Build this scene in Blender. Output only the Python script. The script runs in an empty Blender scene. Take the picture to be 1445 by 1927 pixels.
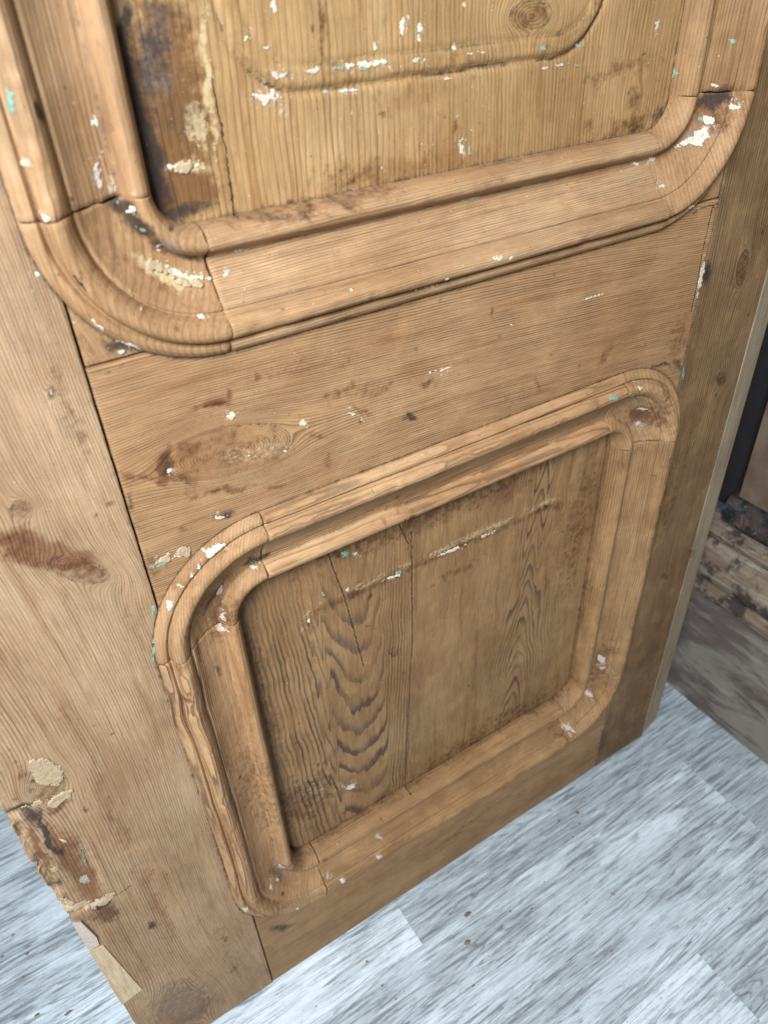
import bpy, math, random
import numpy as np
from mathutils import Matrix, Vector

random.seed(4)
scene = bpy.context.scene
col = scene.collection

# ---------------------------------------------------------------- camera
cam_d = bpy.data.cameras.new('camera'); cam = bpy.data.objects.new('camera', cam_d); col.objects.link(cam)
CR0 = (0.84458702, 0.04004603, -0.53391861)      # image right, down, forward in door axes (across, down, into)
CR1 = (-0.34915306, 0.79719252, -0.49252028)
CR2 = (0.40591244, 0.60239555, 0.68728065)
def ax(v): return Vector((v[0], v[2], -v[1]))
right, down, fwd = ax(CR0), ax(CR1), ax(CR2)
M = Matrix(((right.x, -down.x, -fwd.x, -0.05454655), (right.y, -down.y, -fwd.y, -0.4), (right.z, -down.z, -fwd.z, 0.96217306), (0, 0, 0, 1)))
cam.matrix_world = M
cam_d.sensor_fit = 'VERTICAL'; cam_d.sensor_height = 24; cam_d.lens = 1410.5 / 1927 * 24
cam_d.clip_start = 0.01; cam_d.clip_end = 100
cam_d.dof.use_dof = True; cam_d.dof.focus_distance = 0.60; cam_d.dof.aperture_fstop = 5.2
scene.camera = cam

# ---------------------------------------------------------------- light: a cool window high on the left, a soft room
w = bpy.data.worlds.new('World'); scene.world = w; w.use_nodes = True
w.node_tree.nodes['Background'].inputs[0].default_value = (0.72, 0.86, 1.0, 1)
w.node_tree.nodes['Background'].inputs[1].default_value = 0.14
def area(name, loc, target, size, size_y, power, colr):
    d = bpy.data.lights.new(name, 'AREA'); d.shape = 'RECTANGLE'; d.size = size; d.size_y = size_y; d.energy = power; d.color = colr
    o = bpy.data.objects.new(name, d); col.objects.link(o); o.location = loc
    o.rotation_euler = (Vector(target) - Vector(loc)).to_track_quat('-Z', 'Y').to_euler()
    return o
area('window_light', (-0.50, -0.76, 1.48), (0.15, 0.0, 0.40), 0.40, 0.45, 51, (0.80, 0.90, 1.0))
scene.view_settings.view_transform = 'Standard'; scene.view_settings.look = 'None'
scene.view_settings.exposure = 0.0; scene.view_settings.gamma = 1.0

# ---------------------------------------------------------------- numeric helpers
def _lat(ix, iz, seed):
    n = (ix.astype(np.int64) * 374761393 + iz.astype(np.int64) * 668265263 + seed * 974711) & 0xffffffff
    n = ((n ^ (n >> 13)) * 1274126177) & 0xffffffff
    n = n ^ (n >> 16)
    return (n & 0xffff) / 65535.0
def vnoise(x, z, seed=0):
    x = np.asarray(x, float); z = np.asarray(z, float)
    ix = np.floor(x); iz = np.floor(z); fx = x - ix; fz = z - iz
    fx = fx * fx * (3 - 2 * fx); fz = fz * fz * (3 - 2 * fz)
    ix = ix.astype(np.int64); iz = iz.astype(np.int64)
    a = _lat(ix, iz, seed); b = _lat(ix + 1, iz, seed); c = _lat(ix, iz + 1, seed); d = _lat(ix + 1, iz + 1, seed)
    return (a + (b - a) * fx) * (1 - fz) + (c + (d - c) * fx) * fz
def fbm(x, z, seed=0, octv=3):
    s = 0; a = 1.0; t = 0
    for i in range(octv):
        s = s + a * vnoise(x * 2 ** i, z * 2 ** i, seed + 17 * i); t += a; a *= 0.5
    return s / t          # 0..1
def sm(a, b, x):
    t = np.clip((x - a) / (b - a), 0, 1); return t * t * (3 - 2 * t)

# ---------------------------------------------------------------- door relief (metres; x across, z up, h towards the viewer)
W = 0.0695                       # width of the applied moulding
# frame: inner opening x0,x1,z0,z1, inner corner radius, panel depth
FR = {'up': (0.060, 0.456, 0.844, 1.50, 0.0215, -0.020),
      'lo': (0.0575, 0.4565, 0.1895, 0.5855, 0.0245, -0.026)}
_ps = np.array([0, .010, .035, .075, .12, .160, .195, .222, .245, .27, .34, .43, .52, .58, .608, .625, .640, .655, .68, .71, .75, .79, .825, .848, .858, .868, .882, .905, .94, .97, .99, 1.0])
_ph = np.array([-20, -14, -8.0, -4.0, -2.6, -3.4, -6.4, -10.2, -11.8, -11.6, -10.4, -7.6, -3.6, -.4, 1.4, 1.8, 1.0, 4.0, 7.4, 9.8, 11.8, 12.2, 10.8, 8.0, 4.4, 3.4, 4.6, 6.0, 5.6, 3.9, 2.2, .3])
def prof(t):
    return np.interp(t, _ps, _ph) * 0.001
def sdf(fr, x, z):
    x0, x1, z0, z1, r, d = FR[fr]
    qx = np.abs(x - (x0 + x1) / 2) - ((x1 - x0) / 2 - r)
    qz = np.abs(z - (z0 + z1) / 2) - ((z1 - z0) / 2 - r)
    return np.hypot(np.maximum(qx, 0), np.maximum(qz, 0)) + np.minimum(np.maximum(qx, qz), 0) - r
def erode(x, z):
    # the lower left corner of the lower moulding has lost its outer beads
    e = np.exp(-(((x - .045) / .040) ** 2 + ((z - .135) / .030) ** 2) ** 1.5)
    e2 = .55 * np.exp(-(((x - .13) / .09) ** 2 + ((z - .132) / .02) ** 2) ** 2)
    return np.clip(np.maximum(e, e2), 0, 1)
def hm(fr, x, z, s):
    # moulding height at distance s from its inner edge, worn
    t = np.clip(s / W, 0, 1)
    h = prof(t)
    wear = (fbm(x * 28, z * 28, 5) - .5) * .0011 + (fbm(x * 120, z * 120, 6, 2) - .5) * .0005
    h = h + wear * np.minimum(1, t * 12) * np.minimum(1, (1 - t) * 15)
    crest = np.exp(-((t - .78) / .07) ** 2)
    h = h - crest * .0014 * sm(.5, .75, fbm(x * 45, z * 45, 9, 3))
    if fr == 'lo':
        e = erode(x, z) * sm(.42, .62, t)
        h = h * (1 - e) + e * (.0012 + .0012 * (1 - t))
        # deeply weathered left strip
        L = sm(.075, .05, x) * sm(.12, .16, z) * sm(.56, .53, z)
        h = h - L * sm(.45, .7, t) * .0007 * sm(.44, .60, fbm(x * 240, z * 9, 31, 2))
    return h
def hpanel(fr, x, z):
    d = FR[fr][5]
    h = d + (fbm(x * 9, z * 5, 41, 2) - .5) * .0012
    if fr == 'up':
        # carved line with round corners
        q = upq(x, z)
        h = h + .0016 * np.exp(-((q + .0050) / .0042) ** 2) * (.7 + .6 * fbm(x * 90, z * 90, 45, 3)) + .0016 * sm(-.006, -.012, q) - .0018 * np.exp(-((q) / .0020) ** 2) - .0010 * np.exp(-((q + .0125) / .0016) ** 2)
    else:
        q = ghost(x, z)
        rough = fbm(x * 420, z * 420, 44, 2)
        h = h + np.exp(-(q / .0055) ** 2) * .0009 * (rough * 1.8 - .7) * gmask(x, z)
    return h
def upq(x, z):
    qx = np.abs(x - .2465) - (.1345 - .045); qz = np.abs(z - 1.20) - (.300 - .045)
    return np.hypot(np.maximum(qx, 0), np.maximum(qz, 0)) + np.minimum(np.maximum(qx, qz), 0) - .045 + (fbm(x * 40, z * 40, 48, 2) - .5) * .0016
def ghost(x, z):
    qx = np.abs(x - .2585) - (.148 - .02); qz = np.abs(z - .375) - (.145 - .02)
    return np.hypot(np.maximum(qx, 0), np.maximum(qz, 0)) + np.minimum(np.maximum(qx, qz), 0) - .02
def gmask(x, z):
    return np.maximum(sm(.48, .51, z + .00 * x), .35 * sm(.30, .34, z)) * 1.0
def hboard(x, z):
    h = (fbm(x * 7, z * 3, 51, 2) - .5) * .0012 + (fbm(x * 60, z * 60, 52, 2) - .5) * .00025
    return h
def dents(x, z):
    # knife-edge damage along the lower left edge of the stile
    h = 0 * x
    for (a, b, ra, rb, dp) in DENTS:
        q = ((x - a) / ra) ** 2 + ((z - b) / rb) ** 2
        h = h - dp * np.exp(-q ** 1.5) * (.6 + .8 * fbm(x * 300, z * 300, 77, 2))
    return h
DENTS = []
def H(x, z):
    x = np.asarray(x, float); z = np.asarray(z, float)
    h = hboard(x, z)
    if len(DENTS): h = h + dents(x, z)
    for fr in ('up', 'lo'):
        s = sdf(fr, x, z)
        hh = np.where(s < 0, hpanel(fr, x, z), hm(fr, x, z, s))
        h = np.where(s <= W, hh, h)
    return h
FLAKES = [
 (0.14247, 0.9398, 0.00207, -0.00013, -0.00044, -0.00312, 'W'),
 (0.12504, 0.92739, 0.00232, -0.00018, -0.00026, -0.00159, 'W'),
 (0.14238, 0.90919, 0.00772, -0.00209, -0.00087, -0.00209, 'P'),
 (0.16224, 0.90978, 0.0052, -0.00015, 1e-05, -0.00175, 'P'),
 (0.19601, 0.90915, 0.01739, -0.00026, 0.00016, -0.00207, 'W'),
 (0.17882, 0.90921, 0.0047, -0.00044, -0.00011, -0.00126, 'T'),
 (0.19239, 0.90716, 0.00346, -0.00033, -7e-05, -0.00103, 'T'),
 (0.13446, 0.89965, 0.00957, -0.00246, -0.00162, -0.0043, 'P'),
 (0.22035, 0.9255, 0.00214, -0.00026, -0.00081, -0.00622, 'W'),
 (0.23201, 0.92209, 0.00183, -0.00023, -0.00058, -0.00508, 'W'),
 (0.26311, 0.93327, 0.00115, -7e-05, 5e-05, -0.00154, 'W'),
 (0.23121, 0.90855, 0.00746, -0.0002, 0.00014, -0.00134, 'P'),
 (0.257, 0.9127, 0.00148, -0.00049, -0.00103, -0.00194, 'W'),
 (0.26703, 0.90838, 0.00321, -0.00028, 4e-05, -0.0011, 'P'),
 (0.27646, 0.90838, 0.00327, -0.00028, 5e-05, -0.00111, 'P'),
 (0.36115, 0.90431, 0.00575, -0.00048, 0.00029, -0.00181, 'T'),
 (0.32636, 0.90641, 0.00225, -0.00019, 0.0002, -0.00175, 'T'),
 (0.33104, 0.89477, 0.00364, -0.00013, 0.00023, -0.00091, 'P'),
 (0.34476, 0.89529, 0.00685, 0.00015, 0.00037, -0.00092, 'P'),
 (0.35941, 0.893, 0.00194, -0.00018, 0.00019, -0.00124, 'T'),
 (0.25273, 0.89655, 0.00397, -0.0004, 1e-05, -0.00112, 'P'),
 (0.18415, 0.8976, 0.00693, -0.00046, -1e-05, -0.00106, 'P'),
 (0.1699, 0.89852, 0.00268, -0.00029, -0.00013, -0.00129, 'G'),
 (0.26486, 0.85751, 0.00171, -0.00024, 0.00016, -0.00566, 'C'),
 (0.27139, 0.8544, 0.0013, -0.00018, 0.00016, -0.00446, 'T'),
 (0.26106, 0.87541, 0.00124, -0.00015, 3e-05, -0.0012, 'T'),
 (0.43076, 0.91013, 0.00271, -0.00047, -0.00019, -0.00425, 'P'),
 (0.07936, 0.87287, 0.00714, -0.00108, -0.00043, -0.00203, 'C'),
 (0.0877, 0.87293, 0.00333, 0.00108, 0.00081, -0.00195, 'C'),
 (0.03976, 0.90104, 0.00221, -0.00027, -0.00108, -0.00398, 'W'),
 (0.03448, 0.87898, 0.00205, -5e-05, -0.00091, -0.00783, 'P'),
 (0.04048, 0.87277, 0.00185, 1e-05, -0.00042, -0.0061, 'P'),
 (0.04556, 0.85945, 0.00186, -0.00033, -0.00062, -0.00251, 'W'),
 (0.00229, 0.91575, 0.00151, 3e-05, -0.00099, -0.00586, 'T'),
 (-0.0083, 0.84112, 0.00147, 0.00034, 0.00055, -0.00441, 'W'),
 (0.00046, 0.89108, 0.00176, -0.00026, -0.0008, -0.00254, 'C'),
 (0.05652, 0.83811, 0.00299, -0.00259, -0.00155, -0.00164, 'P'),
 (0.04864, 0.84966, 0.00163, -0.00139, -0.00076, -0.00079, 'T'),
 (0.06231, 0.82395, 0.0103, -0.00852, -0.00153, -0.00175, 'C'),
 (0.07368, 0.81816, 0.00738, -0.00232, -0.00059, -0.00197, 'C'),
 (0.10332, 0.82663, 0.00802, 0.0003, 0.00021, -0.00179, 'P'),
 (0.09036, 0.81656, 0.00314, -0.0007, -0.00042, -0.00236, 'P'),
 (0.06817, 0.80076, 0.00229, -0.00102, -0.00055, -0.0014, 'W'),
 (0.03511, 0.81493, 0.00135, -0.00034, -0.00027, -0.0011, 'P'),
 (0.01225, 0.8105, 0.00381, -0.00532, -0.00109, -0.00087, 'W'),
 (0.02462, 0.79565, 0.0068, -0.00536, -0.00102, -0.00144, 'W'),
 (0.02129, 0.79142, 0.00219, -0.00062, -0.00037, -0.00146, 'W'),
 (0.00165, 0.86754, 0.00159, -0.00029, -0.00055, -0.00181, 'W'),
 (0.48056, 0.8371, 0.00417, 0.00583, 0.00544, -0.00238, 'W'),
 (0.47388, 0.83437, 0.01346, 0.00336, 0.00248, -0.00226, 'W'),
 (0.48602, 0.84739, 0.00564, -0.00069, 0.00123, -0.00377, 'W'),
 (0.5006, 0.85554, 0.0038, -0.00044, 0.00135, -0.0037, 'W'),
 (0.48789, 0.87009, 0.00307, -0.00032, 0.00049, -0.00143, 'C'),
 (0.49266, 0.89731, 0.0024, -0.00019, 0.00097, -0.00268, 'T'),
 (0.4382, 0.82669, 0.00466, 0.00117, 0.00228, -0.00226, 'W'),
 (0.42046, 0.82525, 0.00347, -0.00052, 0.00043, -0.0019, 'W'),
 (0.41941, 0.81663, 0.0035, -0.00055, 0.00044, -0.00194, 'T'),
 (0.4558, 0.88066, 0.0007, -0.00014, -9e-05, -0.00528, 'T'),
 (0.48171, 0.84763, 0.00311, -0.00038, 0.0006, -0.00188, 'T'),
 (0.27318, 0.79177, 0.00341, 0.00025, 0.00072, -0.00149, 'W'),
 (0.28442, 0.79057, 0.00189, -0.0004, 0.00012, -0.00146, 'P'),
 (0.23091, 0.78748, 0.00214, -0.00049, 1e-05, -0.00106, 'W'),
 (0.21496, 0.783, 0.01434, -0.00055, 0.00018, -0.00073, 'W'),
 (0.26478, 0.82659, 0.01081, -0.0004, 0.00026, -0.00103, 'T'),
 (0.16143, 0.79561, 0.00111, -0.00026, -8e-05, -0.00098, 'W'),
 (0.07332, 0.73281, 0.00538, 0.00023, 0.0005, -0.00336, 'C'),
 (0.12221, 0.71191, 0.00305, -0.00106, -0.00037, -0.00312, 'C'),
 (0.1057, 0.71493, 0.0011, -0.00038, -0.00026, -0.00191, 'W'),
 (0.10876, 0.6941, 0.00338, -0.00271, -0.0009, -0.00165, 'C'),
 (0.08253, 0.70074, 0.00178, -0.00067, -0.00031, -0.00194, 'C'),
 (0.03027, 0.70947, 0.00258, 6e-05, 0.00019, -0.0023, 'W'),
 (0.05509, 0.66287, 0.00422, -0.00187, -0.00046, -0.00248, 'C'),
 (0.15944, 0.70661, 0.00302, -0.00216, -0.00068, -0.00134, 'C'),
 (0.16822, 0.69728, 0.0034, -0.00117, -0.00011, -0.00167, 'C'),
 (0.04538, 0.64248, 0.00756, 0.00149, 0.00085, -0.00364, 'W'),
 (0.03234, 0.63446, 0.00172, -0.00086, -0.00052, -0.00259, 'W'),
 (0.02538, 0.6299, 0.00204, -0.00105, -0.00053, -0.0026, 'W'),
 (0.01742, 0.62378, 0.00202, -0.00107, -0.00046, -0.00218, 'W'),
 (0.00698, 0.61158, 0.00187, -0.00156, -0.00139, -0.00365, 'W'),
 (0.04661, 0.59334, 0.00181, -0.00308, -0.00519, -0.00499, 'P'),
 (0.04046, 0.55587, 0.00389, -0.00228, -0.00066, -0.00361, 'P'),
 (0.04369, 0.56906, 0.00192, -0.00109, -0.00073, -0.00402, 'P'),
 (-0.0036, 0.60843, 0.00099, -0.00055, -0.00258, -0.01112, 'T'),
 (-0.01128, 0.57537, 0.00101, -0.00062, -0.00309, -0.01329, 'T'),
 (0.07535, 0.60081, 0.00397, -0.002, -0.00045, -0.00289, 'P'),
 (0.0087, 0.64431, 0.00743, -0.00108, -3e-05, -0.00177, 'T'),
 (0.01799, 0.64524, 0.00609, 0.00052, 0.00023, -0.00179, 'C'),
 (0.15814, 0.56249, 0.0044, -0.00214, -0.00032, -0.00388, 'T'),
 (0.1671, 0.55929, 0.00399, -0.00193, -0.00021, -0.0028, 'P'),
 (0.21019, 0.51476, 0.00447, -0.00228, -0.00014, -0.00437, 'T'),
 (0.20056, 0.514, 0.01473, -0.00153, 0.00049, -0.00205, 'W'),
 (0.15727, 0.52257, 0.00253, -0.00135, -0.00024, -0.00298, 'P'),
 (0.13329, 0.53095, 0.00289, -0.00155, -0.00024, -0.00231, 'T'),
 (0.11731, 0.51001, 0.00191, -0.00109, -0.00061, -0.00535, 'W'),
 (0.13861, 0.24573, 0.01121, -0.00813, -0.0001, -0.00582, 'W'),
 (0.26752, 0.51403, 0.02034, -0.00116, 0.00072, -0.00213, 'W'),
 (0.31127, 0.51268, 0.01073, -0.0006, 0.00113, -0.00293, 'C'),
 (0.4453, 0.64065, 0.00636, -0.00159, 0.00078, -0.00234, 'W'),
 (0.41606, 0.64047, 0.01273, -0.00142, 0.00144, -0.00298, 'T'),
 (0.44003, 0.6332, 0.00504, -0.00162, 0.00116, -0.00517, 'T'),
 (0.47384, 0.60302, 0.00776, -0.00259, 0.00059, -0.00248, 'P'),
 (0.48044, 0.58115, 0.00558, -0.00194, 0.00153, -0.00648, 'P'),
 (0.48779, 0.24378, 0.00515, -0.00325, 0.00163, -0.00883, 'P'),
 (0.4912, 0.22712, 0.00628, -0.00406, 0.00105, -0.00566, 'P'),
 (0.47643, 0.18438, 0.00527, -0.00362, 0.0014, -0.00831, 'P'),
 (0.44001, 0.14917, 0.00825, -0.00616, 0.00107, -0.00739, 'P'),
 (0.15882, 0.15468, 0.00544, -0.00535, -0.00027, -0.00538, 'G'),
 (0.15014, 0.13772, 0.00918, -0.0039, 0.00072, -0.0051, 'P'),
 (0.10131, 0.1374, 0.00374, -0.0041, -0.00045, -0.00539, 'W'),
 (0.0865, 0.15068, 0.00301, -0.00326, -0.00041, -0.00418, 'P'),
 (-0.0046, 0.19644, 0.00341, -0.00402, -0.00092, -0.00562, 'W'),
 (0.04312, 0.20549, 0.00268, -0.00283, -0.00064, -0.00471, 'P'),
 (0.02622, 0.19185, 0.00209, -0.00233, -0.00069, -0.00477, 'W'),
 (0.0352, 0.18932, 0.00214, -0.00233, -0.00054, -0.00384, 'P'),
 (-0.01971, 0.78023, 0.00079, -9e-05, -0.00033, -0.00239, 'G'),
 (-0.10914, 0.39821, 0.00109, -0.00037, -0.00159, -0.01679, 'T'),
 (-0.11655, 0.36862, 0.00328, -0.00359, -0.00165, -0.00593, 'G'),
 (0.51565, 0.63088, 0.00245, -0.00088, 0.00191, -0.01045, 'T'),
 (0.1357, 0.92233, 0.0012, -0.0001, -0.00014, -0.00093, 'W'),
 (0.20162, 0.91736, 0.00104, -9e-05, -0.00014, -0.00252, 'C'),
 (0.44108, 0.80701, 0.00475, 0.00114, 0.00118, -0.00119, 'C'),
 (0.46974, 0.78901, 0.00566, 0.00037, 0.00103, -0.00131, 'C'),
 (0.51106, 0.72314, 0.00301, -0.00106, 0.00017, -0.02284, 'C'),
 (0.37841, 0.73605, 0.01619, 9e-05, 0.00051, -0.00094, 'W'),
 (0.29827, 0.73496, 0.00155, -0.00041, 0.0001, -0.00127, 'W'),
 (0.24026, 0.71642, 0.00624, 0.00016, 0.00034, -0.00089, 'W'),
 (0.22632, 0.71757, 0.00436, 0.00012, 0.00031, -0.00088, 'W'),
 (0.04664, 0.12888, 0.00171, -0.00201, -0.00039, -0.00318, 'W')]
PUTTY = [
 (-0.10238, 0.50663, 0.0084, -0.01052, -0.00404, -0.00921),
 (-0.10333, 0.4744, 0.01027, -0.00042, -0.00015, -0.00547),
 (-0.12287, 0.48167, 0.00652, -0.00126, -0.00034, -0.00351),
 (-0.1196, 0.33387, 0.01752, -0.01265, -0.0013, -0.00756),
 (-0.13458, 0.35337, 0.00447, -0.00516, -0.00194, -0.00669),
 (-0.13187, 0.40179, 0.0042, -0.00115, -0.00034, -0.00344),
 (-0.11837, 0.42712, 0.00277, -0.00275, -0.00069, -0.00236),
 (-0.11655, 0.36862, 0.0046, -0.00502, -0.00183, -0.00659),
 (0.05376, 0.82751, 0.00644, -0.00577, -0.00157, -0.00167),
 (0.06805, 0.81779, 0.00679, -0.0028, -0.00088, -0.00217),
 (0.08079, 0.87265, 0.0086, -0.0013, -0.00064, -0.00305),
 (0.01307, 0.64766, 0.0092, 0.00189, 0.00083, -0.00438),
 (0.02555, 0.64616, 0.00402, 0.00082, 0.00091, -0.00444)]
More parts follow.
